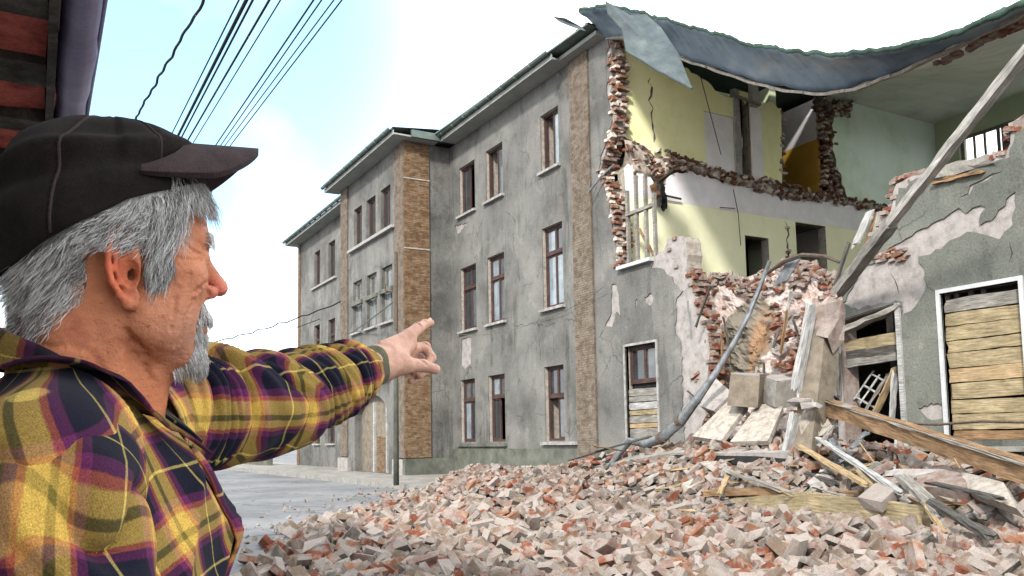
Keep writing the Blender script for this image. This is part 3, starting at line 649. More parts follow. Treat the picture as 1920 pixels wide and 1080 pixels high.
slabm = MB(); slabm.box(-26, XW-.28, .52, 6.5, 8.3, 8.72).box(-26, XW-.28, 8.75, 14.3, 8.3, 8.72).box(-26, XW-.28, 6.8, 8.6, 8.4, 8.69); slabm.build('floor_slab', M['concrete'], B)
# hanging pieces under the torn floor
for k, (px, py, l_) in enumerate(((1232, 350, .55), (1240, 345, .7), (1225, 345, .4))):
    p = X(px, py, XW+.15); v, f = beam_geo(p, p+np.array([.05, .02+.02*k, -l_]), .1, .16, rough=.02); make('hanging_lath', v, f, M[('wood_dark', 'black', 'wood_brown')[k]], B)
for (a, b_, r_, mk) in (((1240, 365), (1277, 373), .03, 'wood_dark'), ((1375, 355), (1384, 400), .015, 'iron'), ((1384, 400), (1389, 460), .012, 'iron'), ((1350, 389), (1378, 391), .015, 'iron'), ((1310, 130), (1352, 290), .012, 'cable')):
    make('loose_rod', *tube([X(*a, XW+.12), X(*b_, XW+.1)], r_, 6), M[mk], B)
# ---- second-floor window frame left standing in the torn edge
wf = MB(); wy = .16; xa, xb = GW[0]-.02, -16.72
p_ = lambda px, py: P0(px, py, wy)
for (x_, zt_) in ((xa+.04, 7.9), (xa+.42, 8.2), (xb-.36, 8.1), (xb-.02, 7.55)): wf.box(x_-.04, x_+.04, wy, wy+.09, 5.84, zt_)
wf.box(xa, xb, wy-.02, wy+.11, 7.2, 7.29); fr2 = wf.build('window', M['wood_grey'], B)
v, f = beam_geo((xa+.5, wy+.05, 6.75), (xb-.1, wy+.04, 5.95), .05, .07); make('broken_glazing_bar', v, f, M['wood_brown'], fr2)
MB().box(xa-.1, xb+.12, -.14, .2, 5.745, 5.835).build('sill', M['white'], fr2)
# ================================================================ right-hand front that still stands to the second floor
OPN = [P0(1577, 598), P0(1684, 566), P0(1690, 800), P0(1580, 800)]
rt = [P0(1562, 560), P0(1578, 530), P0(1598, 505), P0(1625, 462), P0(1650, 425), P0(1668, 395), P0(1678, 345), P0(1700, 333), P0(1735, 322), P0(1790, 312), P0(1850, 297), P0(1884, 287), P0(1893, 248), P0(1925, 222), (-6.6, 6.3), (-5.0, 6.1), (-4, 6.6), (-2, 6.5)]
zb = G0
base_r = [(-11.25, zb), (-11.25, 3.45)]+jag(rt, .03, .12, False, 21)+[(-2, zb)]
op_r = [(-11.1, zb+.6), (-9.82, zb+.6), (-9.82, 3.66), (-11.1, 3.5)]
RW_ = (-8.96, -7.62, 1.2, 3.7)
op2 = rect(*RW_)
slab_poly(base_r[::-1], [op_r, op2], lambda s, t: (s, .03, t), (0, .47, 0), 'front_wall', M['under'], B, edge_mat=M['pinkplaster'])
A_ = jag([P0(1578, 570), P0(1600, 540), P0(1612, 505), P0(1650, 488), P0(1668, 462), P0(1700, 447), P0(1728, 430), P0(1770, 408), P0(1796, 392), P0(1812, 400), P0(1838, 384), P0(1852, 388), P0(1836, 402), P0(1838, 422), P0(1868, 405), P0(1884, 372), P0(1905, 358), P0(1903, 385), P0(1894, 430), P0(1876, 444), P0(1840, 440), P0(1812, 436), P0(1790, 446), P0(1765, 466), P0(1735, 478), P0(1724, 480), P0(1733, 510), P0(1734, 545), P0(1716, 575), P0(1692, 592), P0(1688, 563), P0(1650, 568), P0(1610, 580)], .018, .09, seed=30)
C_ = jag([P0(1722, 766), P0(1745, 756), P0(1772, 757), P0(1778, 784), P0(1745, 788), P0(1730, 778)], .01, .06, seed=31)
D_ = crack([P0(1800, 370), P0(1822, 348), P0(1845, 338), P0(1880, 322)], .03, 33)
E2 = crack([P0(1892, 452), P0(1898, 475), P0(1893, 490)], .012, 34)
coat_r = [(-10.0, 3.74)]+[(-11.18, 3.52)]+[P0(1590, 545), P0(1604, 520)]+[(x+.06, z-.05) for x, z in rt[3:]]
coat_r = [(-9.8, G0+.9), (-9.8, 3.68), (-11.1, 3.52), (-11.2, 3.6)]+jag([P0(1572, 560), P0(1588, 533)]+[(x+.07, z-.09) for x, z in rt[3:]], .03, .1, False, 23)+[(-2, G0+.9)]
slab_poly(coat_r[::-1], [op2, A_, C_, D_, E2], lambda s, t: (s, -.002, t), (0, .028, 0), 'plaster_coat', M['stucco_r'], B)
MB().box(-11.25, -2, -.12, .029, G0, 1.02).build('plinth', M['plinth'], B)
MB().box(-11.25, -2, -.3, .02, 1.025, 1.1).build('plinth_ledge', M['concrete'], B)
# dark crack inside the bare patch
make('wall_crack', *[(lambda q: ([(x, .026, z) for x, z in q], [tuple(range(len(q)))]))(crack([P0(1668, 512), P0(1680, 535), P0(1684, 552)], .012, 35))][0], M['black'], B)
# scattered chips on the bare patch edge
# boarded window at the right
sur = MB(); x0, x1, z0, z1 = RW_; sur.box(x0-.07, x0, -.04, .12, z0, z1+.07).box(x1, x1+.07, -.04, .12, z0, z1+.07).box(x0, x1, -.04, .12, z1, z1+.07).build('window_surround', M['white'], B)
z = z0; hs = [.17, .27, .24, .28, .25, .27, .2, .25, .23, .24]
for i, h_ in enumerate(hs):
    v, f = beam_geo((x0+.02+random.uniform(0, .02), .1+random.uniform(-.01, .01), z+h_/2), (x1-.02, .1, z+h_/2+RNG.normal(0, .012)), .05, h_-.018, rough=.005, seg=7)
    make('board', v, f, M['wood_brown' if i == 0 else 'wood_grey' if i == 9 else random.choice(['wood_yellow', 'wood_yellow', 'wood_tan'])], B); z += h_
MB().box(x0, x1, .3, .34, z0, z1).build('shade_backing', M['black'], B)  # black sheet painting the darkness behind the boarded window
for x_ in (x0+.15, x0+.4, x0+.62): MB().box(x_, x_+.08, .15, .2, z1-.2, z1-.01).build('slat', M['wood_dark'], B)
# broken opening: jambs, two boards across it, slanting head
MB().box(-9.83, -9.74, -.05, .14, .7, 3.66).build('door_frame', M['wood_white'], B)
v, f = beam_geo(Y(1578, 622, .02), Y(1684, 576, .02), .2, .1, rough=.01); make('slanting_lintel', v, f, M['concrete'], B)
for (a, b_, h_, mk) in (((1578, 652), (1684, 634), .23, 'wood_yellow'), ((1578, 668), (1684, 652), .16, 'wood_dark'), ((1576, 684), (1684, 668), .15, 'wood_grey')):
    v, f = beam_geo(Y(*a, .2), Y(*b_, .2), .05, h_, rough=.005); make('board', v, f, M[mk], B)
MB().box(-11.2, -9.7, 1.6, 1.7, .2, 3.9).build('shade_backing', M['black'], B)  # black sheet added as the dark inside of the broken opening
MB().box(-10.42, -10.34, .5, .58, 2.9, 3.6).build('inner_post', M['wood_grey'], B)
MB().box(-10.2, -9.86, .7, .95, 2.9, 3.45).build('inner_cupboard', M['plinth'], B)
# concrete band lying along the top of the standing wall
v, f = beam_geo(Y(1752, 330, .1), Y(1856, 303, .1), .3, .2, rough=.015); make('concrete_band', v, f, M['concrete'], B)
v, f = beam_geo(Y(1756, 343, -.02), Y(1840, 322, -.02), .12, .05, rough=.01); make('loose_strip', v, f, M['wood_brown'], B)
torn_column(sorted(rt[:7], key=lambda p: -p[1]), .08, .46, 3, .09, mats=('b_pink', 'b_pale', 'b_red', 'b_pale'))
for (a, b_) in (((1680, 340), (1735, 322)), ((1690, 350), (1745, 328)), ((1856, 300), (1895, 285)), ((1893, 250), (1925, 222)), ((1893, 262), (1930, 232))):
    for k in range(16):
        t = random.random(); p = Y(a[0]+(b_[0]-a[0])*t, a[1]+(b_[1]-a[1])*t, random.uniform(.05, .4)); TOW.add(p, rotm(*(random.gauss(0, .2) for _ in range(3))), mk=random.choice(['b_pink', 'b_red', 'b_pale']))
for k in range(26):
    p = Y(random.uniform(1640, 1700), random.uniform(468, 490), random.uniform(0, .02)); TOW.add(p, rotm(*(random.gauss(0, .15) for _ in range(3))), mk=random.choice(['b_pink', 'b_red', 'b_orange', 'b_pale']), sc=.7)
# ================================================================ collapsed middle: leaning broken wall with crumbling plaster
def ctop(px): return np.interp(px, [1284, 1310, 1345, 1400, 1440, 1480, 1520, 1560, 1600], [560, 520, 512, 520, 505, 488, 492, 512, 560])
def mid(u, t):
    px = 1284+u*306; tp = ctop(px); py = tp+(870-tp)*t
    dep = .55+1.1*(1-t)**2.2+.28*nz3(px*.012, py*.012, 1, 1.4)+.045*nz3(px*.012, py*.012, 4, 5)
    if t == 0: dep += .6
    return tuple(Y(px, py, dep))
def pmat(name):
    """crumbled pink plaster with a broad patch of old grey and ochre paint left on it"""
    m, n, l, b = new_mat(name)
    t = noise_node(n, l, 2.6, 8, .68, 'World'); f = noise_node(n, l, 40, 4, .7, 'World')
    r = ramp(n, l, t.outputs[0], [(.30, (.26, .11, .065)), (.37, (.33, .23, .19)), (.5, (.42, .355, .33)), (.66, (.47, .44, .42))])
    g = n.new('ShaderNodeNewGeometry'); c0 = Y(1400, 655, .8)
    def blob(c, sx, sz, lo=.95, hi=1.05):
        mp = n.new('ShaderNodeMapping'); mp.vector_type = 'POINT'; mp.inputs['Location'].default_value = (-c[0]/sx, 0, -c[2]/sz); mp.inputs['Scale'].default_value = (1/sx, 0, 1/sz); l.new(g.outputs['Position'], mp.inputs[0])
        ln = n.new('ShaderNodeVectorMath'); ln.operation = 'LENGTH'; l.new(mp.outputs[0], ln.inputs[0])
        a = n.new('ShaderNodeMath'); a.operation = 'MULTIPLY_ADD'; a.inputs[1].default_value = .4; l.new(t.outputs[0], a.inputs[0]); l.new(ln.outputs['Value'], a.inputs[2])
        k = n.new('ShaderNodeMapRange'); k.inputs[1].default_value = lo+.2; k.inputs[2].default_value = hi+.2; k.inputs[3].default_value = 1; k.inputs[4].default_value = 0; l.new(a.outputs[0], k.inputs[0]); return k.outputs[0]
    c = mix(n, l, blob(Y(1388, 655, .8), .95, 1.5, .88, .93), r.outputs[0], (.17, .15, .12)); c = mix(n, l, blob(Y(1415, 645, .8), .42, 1.2, .35, 1.0), c, (.25, .15, .085))
    fr = ramp(n, l, f.outputs[0], [(.3, (.75,)*3), (.7, (1.1,)*3)]); c = mix(n, l, 1., c, fr.outputs[0], 'MULTIPLY')
    l.new(c, b.inputs['Base Color']); b.inputs['Roughness'].default_value = .95; add_bump(n, l, b, t.outputs[0], .8, .08); return m
lumpy('collapsed_wall', 70, 80, mid, pmat('collapsed_wall_plaster'), B)
for k in range(230):
    px = random.uniform(1284, 1585); tp = ctop(px); py = tp+abs(random.gauss(0, 20)) if random.random() < .85 else random.uniform(tp, 720)
    if 1370 < px < 1445 and 585 < py < 700: continue
    dep = .5+1.1*(1-(py-tp)/(870-tp))**2.2+.28*nz3(px*.012, py*.012, 1, 1.4)
    TOW.add(Y(px, py, dep), rotm(*(random.gauss(0, .5) for _ in range(3))), random.randrange(len(SHAPES)), random.choice(['b_red', 'b_pink', 'b_pale', 'b_orange', 'b_pale', 'b_pink']), random.uniform(.6, 1.15))
def red_streak(a, b_, n, dep, wd=6):    # bare red brick stripes
    for k in range(n):
        t = k/(n-1); px = a[0]+(b_[0]-a[0])*t+random.gauss(0, wd); py = a[1]+(b_[1]-a[1])*t
        TOW.add(Y(px, py, dep+random.uniform(-.06, .06)), rotm(*(random.gauss(0, .25) for _ in range(3))), mk=random.choice(['b_red', 'b_orange']), sc=random.uniform(.7, 1.))
red_streak((1292, 545), (1345, 720), 34, .28); red_streak((1300, 600), (1330, 690), 20, .35, 4); red_streak((1520, 575), (1505, 640), 22, .15, 5); red_streak((1450, 590), (1470, 640), 16, .6, 7); red_streak((1450, 680), (1480, 690), 8, .5, 5); red_streak((1500, 640), (1480, 700), 14, .3, 4); red_streak((1308, 700), (1312, 725), 6, .1, 4)
v, f = beam_geo(Y(1336, 625, .3), Y(1340, 695, .3), .3, .12, rough=.01); make('painted_gap', v, f, M['black'], B)  # solid black bar painting the darkness of a narrow opening
# interior mound behind
lumpy('inner_rubble_mound', 40, 30, lambda u, t: (-18+u*8, 1.6+t*9, 4.6+.5*nz3(u*8, t*9, 2, .8)-.5*t), M['dust'], B, kind='stuff')
# ================================================================ sagging roof over the gap
zf_x = [-18.6, -17.6, -16.4, -15.24, -14.2, -13.2, -12.1, -11, -10.2, -9.3, -8.3, -7.2, -5, -1]
zf_z = [12.3, 12.1, 11.3, 10.46, 9.8, 9.13, 8.48, 7.98, 7.84, 7.83, 7.85, 7.9, 8.3, 9.4]
zo_x = [-18.6, -17.2, -16, -14.91, -13.5, -12.27, -11.2, -10.19, -8.69, -7.75, -6.75, -4.5, -1]
zo_z = [12.95, 12.45, 11.8, 11.04, 10.15, 9.33, 8.7, 8.2, 7.72, 7.58, 7.54, 7.9, 9.0]
def sm(x, xs, zs): return sum(np.interp(x+d, xs, zs)*w_ for d, w_ in ((-.6, .15), (-.3, .2), (0, .3), (.3, .2), (.6, .15)))
def sag(u, t):
    x = -18.3+u*12.8  # roof ends early out of view, cut short to let skylight in
    if t < .12:
        k = t/.12; y_ = -.9+.9*k; z_ = sm(x, zo_x, zo_z)*(1-k)+sm(x, zf_x, zf_z)*k+.05*nz3(x, y_*2, 5, 1.6)+.06*math.sin(k*math.pi)
    else:
        k = (t-.12)/.88; y_ = 14.7*k; a = sm(x, zf_x, zf_z); z_ = a+(12.32-a)*(k**.85)+.05*nz3(x, y_, 8, .9)*(1-k)
    if t < .12: z_ += .016*abs(math.sin(x*5.3))*(1-t/.12)+.03*nz3(x, 3, 3, 5)*(1-t/.12); y_ += .035*nz3(x, 1, 9, 3.5)*(1-t/.12)
    else: z_ += .012*abs(math.sin(x*5.3))
    return (x, y_, z_)
n1, n2 = 330, 70
v = [sag(i/(n1-1), j/(n2-1)) for j in range(n2) for i in range(n1)]; v2 = [(x, y_-(.02 if j == 0 else 0), z_+.09) for j in range(n2) for (x, y_, z_) in v[j*n1:(j+1)*n1]]
q = [(j*n1+i, (j+1)*n1+i, (j+1)*n1+i+1, j*n1+i+1) for j in range(n2-1) for i in range(n1-1)]; off = n1*n2
f = q+[tuple(a+off for a in t[::-1]) for t in q]; mi = [0 if (k//(n1-1)) < 8 else 1 for k in range(len(q))]+[2]*len(q)
f += [(i, i+1, off+i+1, off+i) for i in range(n1-1)]+[(j*n1, off+j*n1, off+(j+1)*n1, (j+1)*n1) for j in range(n2-1)]+[(j*n1+n1-1, (j+1)*n1+n1-1, off+(j+1)*n1+n1-1, off+j*n1+n1-1) for j in range(n2-1)]
mi += [2]*(len(f)-len(mi))
make('sagging_roof', v+v2, f, [M['soffit'], M['ceil'], M['roof_edge']], B, smooth=True, mids=mi)
# broken plaster lip and brick strip on the line where the roof used to meet the front wall
lip = []
for k in range(60):
    x = -15.6+k*.25
    if x > -5.7: break
    z_ = sm(x, zf_x, zf_z); lip.append((x, -.02, z_-.03+.015*math.sin(k*1.7)))
m = MB()
for i in range(len(lip)-1):
    a, b_ = np.array(lip[i]), np.array(lip[i+1]); w_ = .05+.03*random.random(); m.add([a+(0, -w_, .03), b_+(0, -w_, .03), b_+(0, w_, .05), a+(0, w_, .05), a+(0, -w_, -.03), b_+(0, -w_, -.03), b_+(0, w_, 0), a+(0, w_, 0)], [(4, 7, 6, 5), (0, 1, 2, 3), (0, 4, 5, 1), (2, 6, 7, 3), (0, 3, 7, 4), (1, 5, 6, 2)])
m.build('plaster_lip', M['mortar'], B)
for k in range(60):
    x = random.uniform(-8.9, -5.8); TOW.add((x, random.uniform(.05, .3), sm(x, zf_x, zf_z)-.02), rotm(random.gauss(0, .08), random.gauss(0, .08)+.0, random.gauss(0, .1)), mk=random.choice(['b_red', 'b_pink']), sc=.9)
# ceiling plaster and post hanging in the dark strip at the top of the yellow room
MB().box(XW-.02, XW+.16, 5.3, 5.55, 11.3, 12.25).build('hanging_post', M['white'], B)
make('ceiling_pipe', *tube([X(1375, 178, XW+.2), X(1425, 196, XW+.2)], .05, 8), M['concrete'], B)
# big folded roofing sheet hanging over the torn corner
def sheetp(l, th=.03): return l
S1 = [DP(1136, 2, 19.6), DP(1181, 28, 19.7), DP(1212, 27, 19.8), DP(1240, 52, 19.6), DP(1272, 100, 19.1), DP(1298, 166, 18.4), DP(1232, 132, 18.9), DP(1175, 96, 19.2), DP(1167, 55, 19.5), DP(1140, 26, 19.6)]
def thin(name, pts, th, mat, parent=None, up=(0, 0, 1), faces=None, **kw):
    pts = [np.array(p, float) for p in pts]; n = len(pts); c = sum(pts)/n; nn = np.cross(pts[1]-pts[0], pts[n//2]-pts[0]); nn = nn/np.linalg.norm(nn)*th
    v = pts+[c+nn*2]+[p+nn for p in pts]+[c+nn*3]; k = n+1; f = []
    for i in range(n):
        j = (i+1) % n; f += [(i, j, n), (k+j, k+i, k+n), (i, k+i, k+j, j)]
    return make(name, v, f, mat, parent, **kw)
sh = thin('torn_roof_sheet', S1, .025, M['sheet'], B)
v, f = tube([DP(1175, 96, 19.18), DP(1235, 133, 18.85), DP(1298, 166, 18.4)], .03, 6); make('sheet_hem', v, f, M['sheet'], B)
thin('bent_flashing', [DP(1036, 31, 19.5), DP(1060, 34, 19.5), DP(1090, 50, 19.6), DP(1098, 58, 19.6), DP(1076, 52, 19.55), DP(1050, 42, 19.5)], .02, M['sheet'], B)
# eave stump and loose bricks over the pilaster
MB().box(-20.3, -18.3, -.35, .5, 12.335, 12.45).build('cornice', M['eave'], B)
for k in range(90):
    x = random.uniform(-20.05, -18.3); TOW.add((x, random.uniform(-.2, .45), 12.48+random.uniform(0, .45)*math.sin((x+20.1)/1.9*math.pi)**.6), rotm(*(random.gauss(0, .25) for _ in range(3))), mk=random.choice(['b_red', 'b_grey', 'b_tan', 'b_pink']))
make('cornice_core', *hull([(-19.95, -.15, 12.45), (-18.4, -.15, 12.45), (-18.4, .45, 12.45), (-19.95, .45, 12.45), (-19.6, 0, 12.8), (-18.7, 0, 12.82), (-18.7, .4, 12.82)]), M['mortar'], B)
TOW.flush(B, 290, 'brick', 'broken_brickwork')
# ================================================================ the rubble heap in front of the building
# edge of the heap on the street, measured on the ground
EDGE = [(-27.2, .0), (-24.6, -2.2), (-22.3, -3.4), (-19.6, -5.4), (-16.4, -7.4), (-13.6, -9.5), (-11.0, -10.7), (-8.2, -11.8), (-6, -12.6), (-3, -13), (3, -13.2)]
ex = np.array([p[0] for p in EDGE]); ey = np.array([p[1] for p in EDGE])
def heap_h(x, y):
    """height of the heap surface"""
    e = np.interp(x, ex, ey); d = (y-e)        # distance inside the edge
    d = np.where(x < -27.2, -1, d)
    r = np.clip(d/np.where(y < -6, 6.5, 4.5), 0, 1); r = r*r*(3-2*r)
    toe = np.clip(d/.7, 0, 1)*.05
    low = np.clip((x+14.5)/3, 0, 1)*np.clip((-2.8-y)*2, 0, 1); h = toe+(.34-.33*low)*r-.06*np.clip(d/1.5, 0, 1)
    wall = np.clip((y+6.5)/5.5, 0, 1); wall = wall*wall*(3-2*wall)
    right = np.clip((x+18.8)/4, 0, 1)
    wall = np.clip((y+3.7)/2.4, 0, 1); wall = wall*wall*(3-2*wall)
    h = h+wall*(.05+.50*right)*np.clip(d/1.5, 0, 1)
    def g(cx, cy, sx, sy, a): return a*np.exp(-((x-cx)/sx)**2-((y-cy)/sy)**2)
    h = h+g(-21.6, -2.3, 1.5, 1.2, .40)+g(-17.0, -4.6, 1.6, 1.3, .22)+g(-16.2, -1.2, 1.8, 1.2, .25)+g(-12.5, -.4, 2.5, 1.5, .35)-g(-19.3, -.8, 1.1, 1.2, .3)
    h = h+.06*np.sin(x*1.7+y*.6)*np.sin(y*1.9-x*.4)*np.clip(d, 0, 1)+.1*np.sin(x*.8+1)*np.sin(y*.9)*np.clip(d/2, 0, 1)
    return np.maximum(h, 0)
def mound():
    xs = np.arange(-28, 3, .2); ys = np.arange(-13.4, 1.8, .2); X_, Y_ = np.meshgrid(xs, ys); H_ = heap_h(X_, Y_)-.05+RNG.normal(0, .012, X_.shape)
    v = np.stack([X_, Y_, H_], -1).reshape(-1, 3); n = len(xs)
    f = [(j*n+i, j*n+i+1, (j+1)*n+i+1, (j+1)*n+i) for j in range(len(ys)-1) for i in range(n-1)]
    make('rubble_mound', v, f, M['dust'], smooth=True, kind='stuff')
mound()
# settle the bricks one after another on the growing surface
RES = .05; GX0, GY0 = -28.5, -13.6; NX, NY = int(31.5/RES), int(16/RES)
gx, gy = np.meshgrid(GX0+np.arange(NX)*RES, GY0+np.arange(NY)*RES, indexing='ij'); HM = heap_h(gx, gy)-.03
HEAP = Bag()
def settle(x, y, i, mk, sc, tilt=.5, lift=0.):
    v = SHAPES[i][0]*sc; r = .13*sc
    a = int((x-r-GX0)/RES); b_ = int((x+r-GX0)/RES)+1; c = int((y-r-GY0)/RES); d = int((y+r-GY0)/RES)+1
    if a < 1 or c < 1 or b_ >= NX-1 or d >= NY-1: return
    sub = HM[a:b_, c:d]; z_ = float(np.percentile(sub, 60))
    gxx = float((sub[-1].mean()-sub[0].mean())/(RES*(sub.shape[0]-1)+1e-6)); gyy = float((sub[:, -1].mean()-sub[:, 0].mean())/(RES*(sub.shape[1]-1)+1e-6))
    rz = random.uniform(0, 2*math.pi)
    n_ = np.array([-gxx*.8+random.gauss(0, tilt), -gyy*.8+random.gauss(0, tilt), 1.]); n_ /= np.linalg.norm(n_)
    t = np.array([math.cos(rz), math.sin(rz), 0]); t = t-n_*(t@n_); t /= np.linalg.norm(t); R_ = np.stack([t, np.cross(n_, t), n_], 1)
    if random.random() < .2: R_ = R_ @ rotm(math.pi/2, 0, 0)          # on its side
    w_ = v@R_.T; ext = w_[:, 2].max()-w_[:, 2].min()
    zc = z_-w_[:, 2].min()*.85+lift
    HEAP.add((x, y, zc), R_, i, mk, sc)
    top = zc+w_[:, 2].max()*.75
    dd = (gx[a:b_, c:d]-x)**2+(gy[a:b_, c:d]-y)**2
    m_ = dd < (.09*sc)**2; sub[m_] = np.maximum(sub[m_], np.minimum(top, sub[m_]+.06))
pal = ['b_pink']*6+['b_pale']*7+['b_tan']*9+['b_grey']*4+['b_orange']*3+['b_red']*3
count = 0
for _ in range(60000):
    if count > 7600: break
    best = None
    x = random.uniform(-27.5, 0.5); y = random.uniform(-13.2, .1)
    for _k in range(4):
        xx, yy = x+random.uniform(-.22, .22), y+random.uniform(-.22, .22); ia, ib = int((xx-GX0)/RES), int((yy-GY0)/RES)
        if 3 < ia < NX-3 and 3 < ib < NY-3:
            rr_ = float(HM[ia, ib]-heap_h(xx, yy))
            if best is None or rr_ < best[0]: best = (rr_, xx, yy)
    if best is None: continue
    _, x, y = best
    e = float(np.interp(x, ex, ey)); d = y-e
    if d < -.5: continue
    px, py, w_ = proj((x, y, .4))
    if w_ < .8 or px < 330 or px > 2150 or py > 1260: continue
    if random.random() > min(1, .25+d*.5): continue
    if y > -2.5 and random.random() < (.6 if x > -16 else .35): continue
    if w_ > 16 and random.random() < .3: continue
    i = random.randrange(len(BS)) if random.random() < .93 else len(BS)+random.randrange(len(LS))
    big = random.random() < .08
    sc = (random.uniform(1.2, 1.8) if big and i >= len(BS) else random.uniform(.9, 1.12) if random.random() < .85 else random.uniform(.45, .8))
    near = w_ < 11
    clus = math.sin(x*1.3+1.2)*math.sin(y*1.1+.4)
    mk = random.choice(pal if clus < .35 else pal+['b_orange', 'b_red', 'b_orange', 'b_tan', 'b_red'])
    if i >= len(BS): mk = random.choice(['b_pale', 'b_grey', 'b_pale', 'b_tan', 'b_pink'])
    settle(x, y, i, mk, sc); count += 1
# crumbs: small broken stuff between and in front of the bricks
for _ in range(4200):
    x = random.uniform(-26, 0); e = float(np.interp(x, ex, ey)); y = e+random.uniform(-3.2, 5.0) if random.random() < .75 else random.uniform(e, 0)
    if y > .1: continue
    px, py, w_ = proj((x, y, .1))
    if w_ < .8 or px < 330 or px > 2000: continue
    if y < e and random.random() < ((e-y)/3.3)**.5: continue
    a, b_ = int((x-GX0)/RES), int((y-GY0)/RES)
    if not (0 <= a < NX and 0 <= b_ < NY): continue
    HEAP.add((x, y, max(HM[a, b_], 0)+.005+(.0 if y > e else .01)), rotm(*(random.uniform(0, 6) for _ in range(3))), len(BS)+random.randrange(len(LS)) if random.random() < .6 else random.randrange(len(BS)), random.choice(pal), random.uniform(.12, .42))
BRL = {'b_red': 'dark red broken brick with clean faces lying loose in the street rubble heap', 'b_orange': 'orange-red brick lying loose among paler bricks of the street rubble heap',
       'b_pink': 'dusty pink brick lying loose in the street rubble heap', 'b_pale': 'cream-white mortar-caked brick lying loose in the street rubble heap',
       'b_tan': 'sandy tan brick lying loose in the street rubble heap', 'b_grey': 'dull grey-brown brick lying loose in the street rubble heap'}
BRG = {'b_red': 'dark red loose bricks', 'b_orange': 'orange-red loose bricks', 'b_pink': 'dusty pink loose bricks', 'b_pale': 'cream-white loose bricks', 'b_tan': 'sandy tan loose bricks', 'b_grey': 'grey-brown loose bricks'}
SINGLES = []
def blab(o, i, mk): SINGLES.append((o, i, mk))
HEAP.flush(None, 300, 'brick', 'brick_rubble', blab)
CN = {'b_red': 'dark red', 'b_orange': 'orange-red', 'b_pink': 'dusty pink', 'b_pale': 'cream-white', 'b_tan': 'sandy tan', 'b_grey': 'grey-brown'}
fam = {}
for o, i, mk in SINGLES:
    p = np.array(o.matrix_basis.translation); px, py, w_ = proj(p)
    sh_ = 'mortar lump' if i >= len(BS) else ('stub of brick' if i % 7 == 5 else 'half brick' if i % 3 == 1 else 'whole brick')
    up = abs(o.matrix_basis.to_3x3().col[2].normalized().z); pose = 'lying flat' if up > .9 else 'tilted' if up > .45 else 'on edge'
    zx = 'beside the shirt' if px < 640 else 'below the hand' if px < 900 else 'below the pilaster' if px < 1180 else 'below the downpipe' if px < 1420 else 'below the beams' if px < 1680 else 'below the boarded window'
    zy = 'in lowest row' if py > 1030 else 'in lower heap' if py > 975 else 'in upper heap'
    fam.setdefault('%s %s %s %s %s' % (CN[mk], sh_, pose, zy, zx), []).append((px, o, mk))
ORD = ['leftmost', 'second from left', 'third from left', 'fourth', 'fifth', 'sixth', 'seventh', 'eighth', 'ninth', 'tenth', 'eleventh']
for k_, lst in fam.items():
    lst.sort(key=lambda t: t[0])
    for n_, (px, o, mk) in enumerate(lst):
        lb = k_ if len(lst) == 1 else k_+', '+(ORD[n_] if n_ < len(ORD) else 'further right')
        meta(o, lb, 'mortar lump' if 'mortar lump' in k_ else 'brick', BRG[mk])
        if 'mortar lump' in k_: o.name = 'mortar_lump'
def hz(x, y):
    a, b_ = int((x-GX0)/RES), int((y-GY0)/RES); return float(HM[min(max(a, 0), NX-1), min(max(b_, 0), NY-1)])
def ontop(px, py, y):    # point at pixel on depth plane y
    return Y(px, py, y)
# ---- timbers, slabs and pipes; each is a thing of its own
M['wood_pole'] = wood('bleached_pole_wood', (.26, .25, .23), (.4, .385, .36))
_a, _b = Y(1566, 554, -.35), Y(1950, 58, -2.6)
beam('timber_pole', _a, _a+(_b-_a)*.36, .19, .18, M['wood_grey'], 'thick darker lower timber of the tall leaning pole, standing in the rubble', 'timber', rough=.006, seg=10)
beam('leaning_pole', _a+(_b-_a)*.30+CU*.05-CF*.1, _b-CF*.1, .135, .135, M['wood_pole'], 'long weathered grey pole leaning diagonally across the mint green room', 'pole', rough=.006, seg=18)
c0, c1 = Y(1552, 566, -.9), Y(1512, 900, -1.7)
col = empty('leaning_pier', c1, label='broken square brown pier section leaning upright in front of the hole', cat='pier')
v, f = beam_geo(c1, c0+(c1-c0)*.18, .46, .4, seg=10, rough=.005, roll=.1); make('shaft', v, f, M['brownconc'], col)
v, f = beam_geo(c0+(c1-c0)*.17, c0, .54, .48, seg=3, rough=.03, roll=.1); make('capital', v, f, M['pinkplaster'], col)
v, f = beam_geo(c0+(c1-c0)*.62, c0+(c1-c0)*.72, .5, .44, seg=2, rough=.04, roll=.3); make('broken_joint', v, f, M['mortar'], col)
for k in range(5):
    o = bpy.data.objects.new('brick', shape_mesh(k, 'b_red' if k % 2 else 'b_pink')); COL.objects.link(o); o.parent = col
    p = c0+np.array([-.05+.06*k, -.12, .02+.03*(k % 2)])-np.array(col.location); o.matrix_basis = Matrix.Translation(tuple(p)) @ Matrix(rotm(.1*k, .2, k).tolist()).to_4x4()
beam('white_post', Y(1521, 578, -1.4), Y(1492, 735, -1.65), .19, .1, M['wood_white'], 'upper half of the white painted board standing against the brown pier', 'board', rough=.006)
beam('white_post', Y(1492, 775, -1.75), Y(1468, 882, -1.95), .17, .1, M['wood_white'], 'lower half of the white painted board running down into the rubble', 'board', rough=.006)
make('mortar_lump', *(lambda h: (h[0]*1.6+Y(1497, 754, -1.75), h[1]))(LS[0]), M['under'], label='round white mortar lump stuck on the middle of the white board', cat='mortar lump')
make('mortar_lump', *(lambda h: (h[0]*1.4+Y(1524, 762, -1.8), h[1]))(LS[1]), M['under'], label='small squarish mortar lump right of the white board', cat='mortar lump')
beam('long_beam', Y(1548, 762, -1.2), Y(1935, 888, -3.2), .16, .28, M['wood_brown'], 'long heavy brown beam sloping down to the right across the rubble', 'beam', rough=.01, seg=14)
